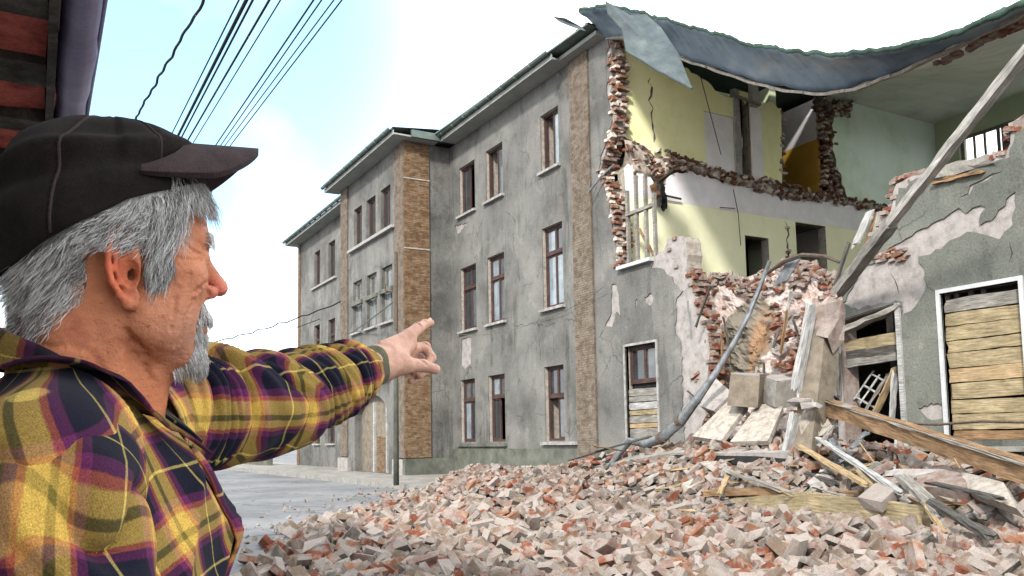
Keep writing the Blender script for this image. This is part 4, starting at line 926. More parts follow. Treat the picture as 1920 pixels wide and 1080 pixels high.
beam('plank', Y(1548, 750, -1.18), Y(1935, 871, -3.2), .24, .03, M['wood_grey'], 'pale plank lying along the top of the long sloping beam', 'plank', rough=.006, seg=12)
make('thin_rod', *tube([Y(1680, 794, -1.5), Y(1760, 796, -1.7), Y(1840, 790, -1.9), Y(1930, 792, -2.1)], .022, 6), M['iron'], label='thin dark rod stretched level in front of the boarded window', cat='rod')
# grey downpipe falling from the mound of broken wall
dpp = [(1443, 490, .1, .055), (1425, 540, -.2, .06), (1405, 590, -.45, .065), (1378, 640, -.7, .075), (1345, 695, -1.0, .1), (1310, 745, -1.25, .105), (1275, 790, -1.45, .112), (1240, 822, -1.6, .118), (1212, 832, -1.7, .1), (1180, 826, -1.8, .09), (1160, 850, -1.9, .08), (1142, 880, -2.1, .07)]
dp = empty('bent_downpipe', Y(1142, 880, -2.1), label='bent blue-grey metal downpipe sweeping down from the torn wall to the rubble', cat='downpipe')
v, f = tube([Y(a, b_, c) for a, b_, c, _ in dpp], [r*(.72 if k_ < 6 else .95) for k_, (*_, r) in enumerate(dpp)], 12); v = [p+RNG.normal(0, .011, 3) for p in v]; make('pipe', v, f, M['zinc'], dp, smooth=True)
for k in (6, 7): make('pipe_clip', *tube([Y(dpp[k][0]-3, dpp[k][1]+2, dpp[k][2]), Y(dpp[k][0]+3, dpp[k][1]-3, dpp[k][2])], dpp[k][3]+.012, 12), M['iron'], dp)
# concrete blocks and slabs in the middle
def block(name, p, size, rot, mk, label, cat='concrete block', top=None, j=.03):
    R_ = rotm(*rot); s = np.array(size)/2; v = []; 
    pts = [np.array([a, b_, c])*s+RNG.normal(0, j, 3)*min(1, s.min()*2) for a in (-1, -.33, .33, 1) for b_ in (-1, 0, 1) for c in (-1, 1)]
    bm = bmesh.new()
    hv, hf = hull(pts); o = make(name, hv@R_.T+np.array(p), hf, M[mk], label=label, cat=cat)
    if top:
        t = [np.array([a*s[0]*.97, b_*s[1]*.97, s[2]+RNG.uniform(-.01, .05)]) for a in (-1, -.5, 0, .5, 1) for b_ in (-1, -.4, .4, 1)]+[np.array([a*s[0]*.9, b_*s[1]*.9, s[2]-.02]) for a in (-1, 1) for b_ in (-1, 1)]
        tv, tf = hull(t); w_ = make('mortar_crust', tv@R_.T+np.array(p), tf, M[top], o)
    return o
block('concrete_block', Y(1402, 732, -.9), (.62, .5, .62), (.05, .12, .5), 'brownconc', 'large brown cube-shaped block with white crust under the bent pipe', top='under')
block('concrete_block', Y(1458, 734, -.55), (.75, .45, .5), (.0, .22, -.35), 'concrete', 'grey block with crumbling white top between brown cube and leaning pier', top='under')
def slab(name, quad, th, mk, label, cat='slab'):
    q = [np.array(p) for p in quad]; n_ = np.cross(q[1]-q[0], q[3]-q[0]); n_ /= np.linalg.norm(n_); 
    if n_[2] > 0: n_ = -n_
    v = q+[p+n_*th for p in q]; v = [p+RNG.normal(0, .008, 3) for p in v]
    m = bmesh.new(); hv, hf = hull(v); m.free(); return make(name, hv, hf, M[mk], label=label, cat=cat)
slab('plaster_slab', [Y(1298, 818, -1.6), Y(1352, 826, -1.7), Y(1400, 762, -.8), Y(1372, 744, -.7)], .1, 'mortar', 'broad pale slab sloping up beneath the brown cube-shaped block')
slab('plaster_slab', [Y(1368, 828, -1.7), Y(1440, 826, -1.7), Y(1466, 764, -.8), Y(1424, 756, -.7)], .1, 'mortar', 'lilac-tinged pale slab sloping beneath the grey block')
slab('plaster_slab', [Y(1312, 760, -.9), Y(1338, 770, -1.0), Y(1372, 736, -.5), Y(1338, 706, -.4)], .12, 'under', 'chipped white plaster slab just right of the bent pipe')
slab('concrete_ledge', [Y(1262, 850, -1.9), Y(1478, 848, -2.3), Y(1478, 838, -1.2), Y(1290, 838, -1.1)], .1, 'under', 'long level white-topped concrete ledge above a dark hollow', 'ledge')
slab('concrete_ledge', [Y(1090, 880, -2.2), Y(1262, 850, -1.9), Y(1290, 838, -1.3), Y(1120, 862, -1.5)], .1, 'concrete', 'grey concrete ledge sloping down left towards the brick heap', 'ledge')
slab('shade_panel', [Y(1190, 872, -1.95), Y(1476, 868, -2.3), Y(1478, 851, -2.25), Y(1270, 853, -1.9)], .05, 'black', 'black panel painting the dark hollow under the long concrete ledge', 'panel')  # black slab added as the shade under the ledge
# roof-sheet scraps on the mound
thin('metal_scrap', [Y(1450, 538, .2), Y(1478, 525, .2), Y(1502, 485, .25), Y(1476, 490, .25)], .02, M['zinc'], label='pale blue metal sheet scrap on top of the broken wall', cat='metal sheet')
make('curved_strip', *tube([Y(1440, 512, .2), Y(1470, 490, .1), Y(1505, 478, .05), Y(1545, 480, .0), Y(1575, 492, 0)], [.03, .05, .05, .04, .03], 6), M['iron'], label='dark curved metal strip arching over the broken wall top', cat='metal strip')
beam('leaning_stick', Y(1560, 552, -.2), Y(1592, 455, .1), .06, .05, M['wood_dark'], 'thin dark stick standing beside the foot of the long pole', 'stick', rough=.006)
beam('broken_board', Y(1606, 455, .5), Y(1632, 398, .9), .2, .05, M['wood_white'], 'whitish broken board leaning left of the black hole under the mint room', 'board')
beam('broken_board', Y(1636, 472, .5), Y(1650, 405, .9), .14, .05, M['wood_grey'], 'grey broken board leaning right of the whitish one under the mint room', 'board')
beam('broken_board', Y(1620, 470, .6), Y(1644, 400, 1.0), .07, .05, M['wood_brown'], 'narrow brown strip between two leaning boards under the mint room', 'board')
# broken joinery in the right opening
cr_ = empty('broken_crate', Y(1622, 750, .45), label='small broken white lattice frame in the dark opening', cat='frame')
p0, ax1, ax2 = Y(1602, 748, .3), np.array([.3, .1, .42]), np.array([.25, 0, -.14])
for k in range(4): v, f = beam_geo(p0+ax2*k*.55, p0+ax2*k*.55+ax1*1.2, .03, .03, rough=.002); make('slat', v, f, M['wood_white'], cr_)
for k in range(3): v, f = beam_geo(p0+ax1*(.1+.5*k), p0+ax1*(.1+.5*k)+ax2*1.7, .03, .03, rough=.002); make('rail', v, f, M['wood_white'], cr_)
beam('broken_board', Y(1622, 770, .1), Y(1668, 698, .5), .12, .03, M['wood_grey'], 'grey board propped in the dark opening right of the lattice', 'board')
beam('broken_board', Y(1640, 778, .0), Y(1680, 690, .3), .16, .03, M['wood_tan'], 'tan board propped in the dark opening', 'board')
beam('broken_board', Y(1672, 785, -.05), Y(1678, 700, .1), .12, .04, M['wood_white'], 'upright whitish board beside the right jamb of the dark opening', 'board')
beam('broken_board', Y(1574, 742, -.1), Y(1574, 662, .0), .1, .04, M['wood_grey'], 'upright grey board at the left jamb of the dark opening', 'board')
# planks and beams lying on the heap
PL = [((1322, 956), (1526, 942), -3.1, -3.6, .1, .32, 'wood_yellow', 'yellow-brown box beam lying level in the middle of the heap', 'beam'),
      ((1518, 942), (1735, 972), -3.6, -4.0, .1, .3, 'wood_yellow', 'mossy yellow-brown box beam continuing right of the level one', 'beam'),
      ((1324, 925), (1480, 918), -3.3, -3.3, .1, .12, 'wood_brown', 'short brown timber behind the level yellow beam', 'timber'),
      ((1362, 882), (1482, 925), -3.1, -3.5, .12, .05, 'wood_grey', 'grey plank sloping right behind the level yellow beam', 'plank'),
      ((1348, 928), (1370, 882), -3.6, -3.0, .08, .04, 'wood_tan', 'short tan stick crossing under the grey plank', 'stick'),
      ((1232, 902), (1360, 895), -2.8, -2.8, .12, .05, 'wood_white', 'white strip lying flat left of the plank crossing', 'strip'),
      ((1360, 890), (1470, 884), -2.8, -2.6, .07, .05, 'wood_white', 'white strip running right to the foot of the white post', 'strip'),
      ((1480, 880), (1572, 908), -2.6, -2.9, .1, .08, 'wood_dark', 'dark timber sloping right from the foot of the white post', 'timber'),
      ((1498, 836), (1622, 908), -2.0, -3.3, .1, .05, 'wood_tan', 'tan plank sloping right below the leaning pier', 'plank'),
      ((1534, 822), (1690, 925), -1.9, -3.7, .09, .05, 'wood_white', 'long pale plank sloping right beneath the heavy beam', 'plank'),
      ((1536, 838), (1560, 800), -2.1, -1.8, .07, .04, 'wood_grey', 'short grey stick crossing the top of the pale plank', 'stick'),
      ((1612, 882), (1650, 918), -3.0, -3.3, .14, .03, 'wood_yellow', 'short yellow board under the long pale plank', 'board'),
      ((1690, 892), (1764, 962), -3.4, -4.4, .17, .06, 'wood_grey', 'wide pale grey plank lying over the right end of the box beam', 'plank'),
      ((1742, 940), (1862, 1008), -4.2, -5.0, .12, .06, 'wood_dark', 'dark grey plank sloping down to the right edge of the heap', 'plank'),
      ((1730, 940), (1772, 1000), -4.2, -4.7, .05, .04, 'wood_tan', 'thin lath leaning beside the dark grey plank', 'lath'),
      ((1740, 905), (1880, 935), -3.3, -3.8, .1, .04, 'wood_dark', 'dark strip below the pink brick slab', 'strip'),
      ((1228, 920), (1290, 905), -3.2, -3.0, .08, .04, 'wood_yellow', 'yellow splintered lath among bricks left of the beams', 'lath'),
      ((760, 934), (812, 928), -5.4, -4.9, .1, .05, 'wood_dark', 'dark short timber on the asphalt at the left tip of the heap', 'timber')]
for a, b_, ya, yb, w_, h_, mk, lb, ct in PL:
    p, q_ = Y(*a, ya), Y(*b_, yb)
    o = beam({'beam': 'box_beam', 'timber': 'short_timber', 'plank': 'plank', 'stick': 'stick', 'strip': 'wood_strip', 'board': 'board', 'lath': 'lath'}[ct], p, q_, w_, h_, M[mk], lb, ct, rough=.006, seg=8)
slab('brick_slab', [Y(1652, 912, -2.9), Y(1812, 914, -3.1), Y(1806, 880, -2.5), Y(1664, 884, -2.4)], .22, 'b_pink', 'flat pink brick slab with white mortar edge below the heavy beam', 'brick slab')
slab('mortar_slab', [Y(1812, 918, -3.1), Y(1905, 955, -3.9), Y(1880, 905, -3.2), Y(1800, 884, -2.6)], .15, 'mortar', 'coarse pale mortar slab at the right end of the pink one', 'mortar slab')
make('mortar_crust', *(lambda p: hull(p))([Y(1660+k*18, 884-(k % 2)*5, -2.45) for k in range(8)]+[Y(1660+k*18, 892, -2.6) for k in range(8)]), M['under'], label='crumbly white mortar line along the back of the pink slab', cat='mortar')
slab('masonry_chunk', [Y(995, 925, -3.6), Y(1060, 930, -3.8), Y(1104, 898, -3.0), Y(1040, 892, -2.8)], .14, 'under', 'large whitish plaster chunk left of centre on the heap crest', 'plaster chunk')
slab('masonry_chunk', [Y(1610, 930, -3.9), Y(1650, 938, -4.1), Y(1690, 905, -3.4), Y(1640, 908, -3.4)], .15, 'b_pale', 'tilted pinkish masonry chunk below the tan plank', 'masonry chunk')
slab('roofing_felt', [Y(1140, 890, -2.4), Y(1100, 915, -2.8), Y(1092, 908, -2.8), Y(1136, 872, -2.2)], .03, 'zinc', 'crumpled pale strip of roofing at the foot of the downpipe', 'roofing strip')
slab('roofing_felt', [Y(1050, 885, -2), Y(1140, 868, -2), Y(1150, 850, -1.6), Y(1080, 868, -1.5)], .04, 'black', 'black roofing felt piece beside the foot of the brick pilaster', 'roofing felt')
for k, (a, b_) in enumerate((((1560, 872), (1600, 850)), ((1600, 840), (1622, 812)), ((1576, 852), (1560, 826)))): beam('scrap_metal', Y(*a, -2.2), Y(*b_, -1.9), .12, .02, M['zinc'], ['crumpled metal scrap below the heavy beam, lowest of three', 'crumpled metal scrap below the heavy beam, rightmost of three', 'crumpled metal scrap below the heavy beam, leftmost of three'][k], 'metal scrap', rough=.02)
for k, pts in enumerate((((1612, 830), (1632, 858), (1640, 868)), ((1775, 872), (1790, 860), (1800, 878)), ((1905, 880), (1895, 905), (1880, 925)))):
    make('loose_wire', *tube([Y(a, b_, -3.) for a, b_ in pts], .009, 5), M['wood_tan'], label=['thin pale wire hanging below the heavy beam near its upper end', 'thin bent wire poking up behind the pink brick slab', 'thin pale wire below the lower end of the heavy beam'][k], cat='wire')
# splintered laths and plaster chunks tangled over the heap
def heap_at(px, py):      # first point of the settled heap under a pixel
    d = ray(px, py)
    for t in np.linspace(4, 22, 240):
        p = CPOS+d*t
        if p[2] < hz(p[0], p[1]): return p
    return CPOS+d*14
lt = []
for k in range(46):
    px, py = 1140+16.5*k+random.uniform(-12, 12), random.uniform(845, 965); p = heap_at(px, py); a = random.uniform(0, 6.28); ln = random.uniform(.35, 1.5); d = np.array([math.cos(a), math.sin(a), random.uniform(-.25, .45)])*ln/2
    mk = random.choice(['wood_grey', 'wood_tan', 'wood_brown', 'wood_dark', 'wood_white']); lt.append((proj(p)[0], p+np.array([0, 0, .07])-d, p+np.array([0, 0, .07])+d, mk, random.uniform(.03, .13), random.uniform(.015, .045)))
MARKS = [(1400, 575, 'pale metal scrap on the broken wall'), (1400, 700, 'brown cube-shaped block'), (1530, 640, 'upper end of the leaning pier'), (1335, 650, 'painted dark gap in the broken wall'), (1450, 640, 'ochre paint patch'), (700, 960, 'left edge of the heap'), (800, 1000, 'red bricks below the hand'), (930, 960, 'crest below the facade'), (1100, 1000, 'lower middle of the heap'), (1300, 1010, 'bricks below the yellow beam'), (1550, 1020, 'bricks below the mossy beam'), (1780, 1030, 'bottom right corner bricks'), (1150, 862, 'foot of the bent downpipe'), (1230, 868, 'lower grey ledge'), (1340, 846, 'long white-topped ledge'), (1420, 905, 'grey crossing plank'), (1420, 952, 'level yellow beam'), (1480, 880, 'foot of the white board'), (1620, 965, 'mossy box beam'), (1560, 870, 'sloping tan plank'),
         (1650, 905, 'long pale plank'), (1740, 860, 'heavy sloping beam'), (1730, 900, 'pink brick slab'), (1850, 930, 'coarse mortar slab'), (1800, 980, 'dark grey plank'), (1040, 905, 'large whitish plaster chunk'), (1090, 880, 'black roofing felt'), (1250, 910, 'yellow splintered lath'), (1880, 875, 'lower end of the heavy beam')]
def nearest_mark(p):
    px, py, _ = proj(p); m_ = min(MARKS, key=lambda t: (t[0]-px)**2+((t[1]-py)*2)**2); dx, dy = px-m_[0], (py-m_[1])*2
    w_ = ('left of' if dx < 0 else 'right of') if abs(dx) > abs(dy) else ('behind' if dy < 0 else 'in front of'); return w_+' the '+m_[2]
def unique(lbs):       # lists run from left to right in the picture
    out_ = []; tot = {l_: lbs.count(l_) for l_ in lbs}; seen = {}
    for l_ in lbs:
        n_ = seen.get(l_, 0); seen[l_] = n_+1
        out_.append(l_ if tot[l_] == 1 else l_+', '+(['leftmost', 'next to the leftmost', 'third from left', 'fourth from left', 'fifth from left', 'sixth from left', 'seventh from left'][min(n_, 6)] if n_ < tot[l_]-1 or tot[l_] > 2 else 'rightmost'))
    return out_
for k in range(22):
    px, py = 1296+12.5*k+random.uniform(-8, 8), random.uniform(560, 760); p = Y(px, py, random.uniform(-.35, .15)); d = np.array([random.gauss(0, .35), random.gauss(0, .3), 1])*random.uniform(.2, .55); d[2] *= 1 if random.random() < .7 else .2
    if 1368 < px < 1450 and 590 < py < 700: continue
    lt.append((proj(p)[0], p-d, p+d, random.choice(['wood_grey', 'wood_dark', 'wood_brown', 'wood_dark', 'wood_white']), random.uniform(.03, .1), random.uniform(.015, .04)))
lt.sort(key=lambda t: t[0]); LL_ = unique(['%s %s splintered lath %s' % ('long' if np.linalg.norm(b_-a) > .8 else 'short', {'wood_grey': 'grey', 'wood_tan': 'tan', 'wood_brown': 'brown', 'wood_dark': 'blackened', 'wood_white': 'whitish'}[mk], nearest_mark((a+b_)/2)) for px, a, b_, mk, w_, h_ in lt])
for k, (px, a, b_, mk, w_, h_) in enumerate(lt):
    beam('splintered_lath', a, b_, w_, h_, M[mk], LL_[k], 'lath', group='splintered laths on the heap', rough=.004, seg=5)
ck = []
for k in range(30):
    px, py = 640+42*k+random.uniform(-20, 20), random.uniform(880, 1040); p = heap_at(px, py)
    if heap_h(p[0], p[1]) > .12: ck.append((px, p))
ck.sort(key=lambda t: t[0])
cm_ = [random.choice(['under', 'mortar', 'mortar', 'concrete']) for _ in ck]
LB_ = unique(['%s plaster chunk lying %s' % ({'under': 'whitish', 'mortar': 'sandy', 'concrete': 'grey'}[cm_[k]], nearest_mark(p)) for k, (px, p) in enumerate(ck)])
for k, (px, p) in enumerate(ck):
    s_ = np.array([random.uniform(.3, .72), random.uniform(.22, .5), random.uniform(.06, .14)]); R_ = rotm(random.gauss(0, .35), random.gauss(0, .35), random.uniform(0, 6)); q_ = RNG.uniform(-1, 1, (22, 3)); q_[:, :2] /= np.maximum(np.linalg.norm(q_[:, :2], axis=1), .75)[:, None]; q_[:, 2] = np.sign(q_[:, 2])
    hv, hf = hull(q_*s_*.5); make('plaster_chunk', hv@R_.T+p+np.array([0, 0, .06]), hf, M[cm_[k]], label=LB_[k], cat='plaster chunk', group='plaster chunks on the heap')
# ================================================================ street furniture and cables
pb = Z(743, 910, .15); ph = X(751, 478, pb[0]+.0)
zt_ = CPOS[2]+(Y(751, 478, pb[1])[2]-CPOS[2])
pole = empty('utility_pole', pb, label='slim grey street pole on the pavement in front of the bay', cat='pole')
make('pole_shaft', *tube([pb, pb+np.array([.02, 0, 3.8]), pb+np.array([.05, 0, zt_-.15])], [.08, .065, .05], 10), M['plinth'], pole, smooth=True)
make('dark_upper_mast', *tube([pb+np.array([.05, 0, zt_-2.2]), pb+np.array([.06, 0, zt_])], [.06, .05], 8), M['iron'], pole)
make('bracket', *tube([pb+np.array([-.05, 0, zt_-1.1]), pb+np.array([-.5, -.1, zt_-1.]), pb+np.array([-.55, -.1, zt_-.8])], .03, 6), M['iron'], pole)
def cable(name, a, b_, sagv, r, label, wob=0., n=30, **kw):
    a = np.array(a, float); b_ = np.array(b_, float); pts = []
    for i in range(n+1):
        t = i/n; p = a+(b_-a)*t-np.array([0, 0, sagv*4*t*(1-t)]); p = p+np.array([0, math.sin(i*1.9)*wob, math.cos(i*2.3)*wob]); pts.append(p)
    return make(name, *tube(pts, r, 6), M['plinth' if name == 'wall_cable' else 'cable'], label=label, cat='cable', smooth=True, **kw)
# overhead bundle runs along the street, high over the camera, to a pole far down on the left
fp = np.array([-52., -8.2, 0])
far = empty('utility_pole', fp, label='far wooden utility pole carrying the overhead cables behind the man', cat='pole')
make('pole_shaft', *tube([fp, fp+np.array([0, 0, 9.2])], [.16, .11], 10), M['wood_dark'], far, smooth=True)
v, f = beam_geo(fp+np.array([0, -1.2, 8.4]), fp+np.array([0, 1.2, 8.4]), .12, .12); make('cross_arm', v, f, M['wood_dark'], far)
WIRES = [((382, 0), (255, 220), .017, .03), ((448, 0), (320, 255), .010, 0), ((462, 0), (330, 262), .022, .004), ((474, 0), (336, 266), .014, 0), ((505, 0), (344, 277), .015, 0), ((526, 0), (356, 278), .009, 0), ((588, 0), (402, 276), .012, .004), ((603, 0), (410, 278), .010, 0), ((626, 0), (418, 278), .009, 0), ((641, 0), (428, 278), .010, 0)]
wl = ['thick wavy dark cable, leftmost and apart from the others', 'thin cable at the left of the dense bundle', 'thickest black cable of the dense bundle', 'black cable just right of the thickest one', 'dark cable right of the dense bundle, thicker of two', 'thin cable beside the dark one right of the dense bundle',
      'slightly thicker cable, first of the four at the right', 'thin cable, second of the four at the right', 'thin cable, third of the four at the right', 'outermost right overhead cable']
for k, (a, b_, r, wb) in enumerate(WIRES):
    z1 = 6.6+.06*k; p1 = Z(*a, z1+.0); p2 = Z(*b_, 7.4+.05*k); d_ = p1-p2
    pts = [p1+d_*2.2+np.array([0, 0, .3]), p1+d_*1.0+np.array([0, 0, .08])]+[p1+(p2-p1)*t for t in np.linspace(0, 1, 44 if wb > .01 else 14)]
    if wb > .01: pts = pts[:2]+[p+np.array([0, .010*math.sin(i*1.25)+.008*math.sin(i*.5), .010*math.cos(i*1.05)]) for i, p in enumerate(pts[2:])]
    endp = fp+np.array([0, -1.1+.24*k, 8.5]); last = pts[-1]
    for t in np.linspace(.1, 1, 10): pts.append(last+(endp-last)*t-np.array([0, 0, .5*t*(1-t)]))
    make('overhead_cable', *tube(pts, r*1.15, 6), M['cable'], label=wl[k]+', crossing the sky', cat='cable', group='overhead cables', smooth=True)
cable('street_cable', fp+np.array([0, .5, 6.6]), Y(640, 566, -1.9), .35, .03, 'wavy dark cable from the man\'s nose level to the far wing', .05)
cable('street_cable', fp+np.array([0, .6, 6.0]), Y(600, 598, -.75), .3, .02, 'thin sagging cable below the wavy one towards the far wing')
cable('wall_cable', Y(600, 660, -.75), Y(745, 560, -3.0), .1, .02, 'thin cable rising across the bay windows to the slim pole')
cable('wall_cable', Y(745, 590, -3.4), Y(1012, 600, -.06), .55, .008, 'thin cable looping from the slim pole across the facade')
cable('wall_cable', Y(1012, 600, -.06), Y(1135, 535, -.2), .12, .008, 'thin cable rising over the brick pilaster to the torn corner')
make('bent_rod', *tube([Y(1104, 360, -.3), Y(1128, 330, -.15), Y(1152, 308, .1)], .03, 6), M['zinc'], label='pale bent rod sticking out beside the torn corner at second-floor height', cat='rod')
# ================================================================ overhanging eave of the house on the man's side (seen from below)
ZG = 3.2
g1 = Z(201, -2, ZG); g2 = Z(166, 212, ZG); dirg = (g2-g1)/np.linalg.norm(g2-g1); perp = np.array([dirg[1], -dirg[0], 0])
if perp[1] > 0: perp = -perp          # towards the house
hs_ = g1-dirg*5.5; he = g2+dirg*3.5; Lg = np.linalg.norm(he-hs_)
EV = empty('neighbouring_house', hs_+perp*.9-np.array([0, 0, ZG]), label='old brick house whose tiled red eave and grey gutter hang over the man', cat='house')
def gp(s, o, z_): return hs_+dirg*s+perp*o+np.array([0, 0, z_-ZG])
v = []; f = []; ns = 60; nk = 9
for i in range(ns+1):
    s = Lg*i/ns
    for k in range(nk):
        a = math.pi*k/(nk-1); wv = .006*math.sin(i*.9)+.004*math.sin(i*2.3); v.append(gp(s, .085+(.085+wv)*-math.cos(a), ZG+.085-(.085+wv)*math.sin(a)))
for i in range(ns):
    for k in range(nk-1): f.append((i*nk+k, i*nk+k+1, (i+1)*nk+k+1, (i+1)*nk+k))
M['gutter_v'] = stone('violet_grey_zinc', [(.09, .075, .15), (.15, .13, .24), (.21, .19, .31)], 3, rough=.45, metal=.3, bump=.3, speck=.1)
M['redtile'] = stone('red_painted_brick', [(.14, .05, .045), (.42, .1, .08), (.58, .15, .12), (.42, .13, .1)], 7, contrast=(.3, .7), bump=.8, dist=.02)
M['oldrafter'] = stone('old_dark_rafter', [(.03, .03, .025), (.08, .075, .065), (.16, .15, .13)], 6, bump=.9, dist=.02)
gt = make('gutter', v, f, M['gutter_v'], EV, smooth=True)
sm_ = gt.modifiers.new('thickness', 'SOLIDIFY'); sm_.thickness = .006
make('gutter_bead', *tube([gp(Lg*i/ns, -.002, ZG+.09+.004*math.sin(i)) for i in range(ns+1)], .013, 8), M['gutter_v'], EV, smooth=True)
MBq = MB()
def obox(s0, s1, o0, o1, z0, z1, name, mat, j=0.):
    c = [gp(s, o, z_)+RNG.normal(0, j, 3) for z_ in (z0, z1) for s, o in ((s0, o0), (s1, o0), (s1, o1), (s0, o1))]
    return make(name, c, BOXF, mat, EV)
obox(0, Lg, .17, .21, ZG-.0, ZG+.2, 'eave_board', M['oldrafter'])
ni = int(Lg/.8)
for i in range(ni):
    s = i*.8
    obox(s, s+.27, .21, 1.5, ZG+.02, ZG+.17, 'rafter', M['oldrafter'], .008)
    obox(s+.275, s+.795, .215, .60+random.uniform(-.03, .03), ZG+.07, ZG+.16, 'brick', M['redtile'], .008)
    obox(s+.28, s+.79, .64, 1.1+random.uniform(-.03, .03), ZG+.06, ZG+.16, 'brick', M['redtile'], .01)
obox(0, Lg, .21, 1.6, ZG+.18, ZG+.24, 'roof_deck', M['oldrafter'])
c = [gp(s, o, z_) for s, o, z_ in ((0, .05, ZG+.25), (Lg, .05, ZG+.25), (Lg, 4, ZG+2), (0, 4, ZG+2), (0, .05, ZG+.3), (Lg, .05, ZG+.3), (Lg, 4, ZG+2.05), (0, 4, ZG+2.05))]
make('roof', c, BOXF, M['redtile'], EV)
obox(0, Lg, 1.5, 1.9, 0, ZG+.2, 'wall', M['pinkplaster'])
# low wall beyond the far end and trees behind it
MB().box(-56, -47.2, -2.2, -1.9, .15, 1.1).build('low_wall', M['plinth'], label='low mossy wall beyond the far end of the building', cat='wall')
def tree(x, y, h, label):
    t = empty('tree', (x, y, 0), label=label, cat='tree'); 
    make('trunk', *tube([(x, y, 0), (x+.1, y, h*.3), (x+.2, y+.1, h*.6)], [h*.035, h*.025, h*.012], 8), M['wood_dark'], t)
    for k in range(6):
        a = k*1.05; make('limb', *tube([(x+.1, y, h*(.3+.05*k)), (x+math.cos(a)*h*.16, y+math.sin(a)*h*.16, h*(.5+.06*k))], [h*.012, h*.004], 6), M['wood_dark'], t)
    v = []; f = []; cl = [(np.array([x+random.gauss(0, h*.16), y+random.gauss(0, h*.16), h*random.uniform(.42, .9)]), random.uniform(.06, .13)*h) for _ in range(26)]
    for k in range(9000):
        c, r = random.choice(cl); p = RNG.normal(0, 1, 3); p = c+p/np.linalg.norm(p)*r*random.random()**.4; a = RNG.normal(0, 1, 3)*.012*h; b_ = RNG.normal(0, 1, 3)*.012*h; n0 = len(v); v += [p-a, p+b_, p+a]; f.append((n0, n0+1, n0+2))
    make('crown', v, f, [M['leaf'], M['leaf2']], t, mids=[random.randrange(2) for _ in f], kind='stuff')
M['leaf'] = stone('leaf_green', [(.04, .07, .02), (.07, .11, .03)], 3); M['leaf2'] = stone('leaf_green_light', [(.07, .1, .03), (.1, .14, .05)], 3)
tree(-88, 2, 11.5, 'leafy tree far down the street, only its top above the man\'s sleeve'); tree(-98, -6, 9.5, 'second far tree behind the man, nearer to his beard')
# ================================================================ the man (all lengths in metres, built in the frame: right, up, away from the lens, then stood in the world)
import openvdb
from mathutils.bvhtree import BVHTree
def cam2w(p): p = np.asarray(p, float); return CPOS+p[..., 0:1]*CR+p[..., 1:2]*CU+p[..., 2:3]*CF
HA, HB, HC, HPH = -.394, .08, .85, math.radians(32)
def head2c(p):
    p = np.array(p, float); p[..., 0] = np.where(p[..., 0] > 0, p[..., 0]*.86, p[..., 0]); c, s = math.cos(HPH), math.sin(HPH)
    return np.stack([HA+p[..., 0]*c-p[..., 1]*s, HB+p[..., 2], HC+p[..., 0]*s+p[..., 1]*c], -1)
TA, TB, TC, TPH = -.415, -.09, .83, math.radians(20)
def tor2c(p):
    p = np.asarray(p, float); c, s = math.cos(TPH), math.sin(TPH)
    return np.stack([TA+p[..., 0]*c-p[..., 1]*s, TB+p[..., 2], TC+p[..., 0]*s+p[..., 1]*c], -1)
def c2head(q):
    q = np.asarray(q, float); c, s = math.cos(HPH), math.sin(HPH); a = q[..., 0]-HA; d = q[..., 2]-HC
    return np.stack([a*c+d*s, -a*s+d*c, q[..., 1]-HB], -1)
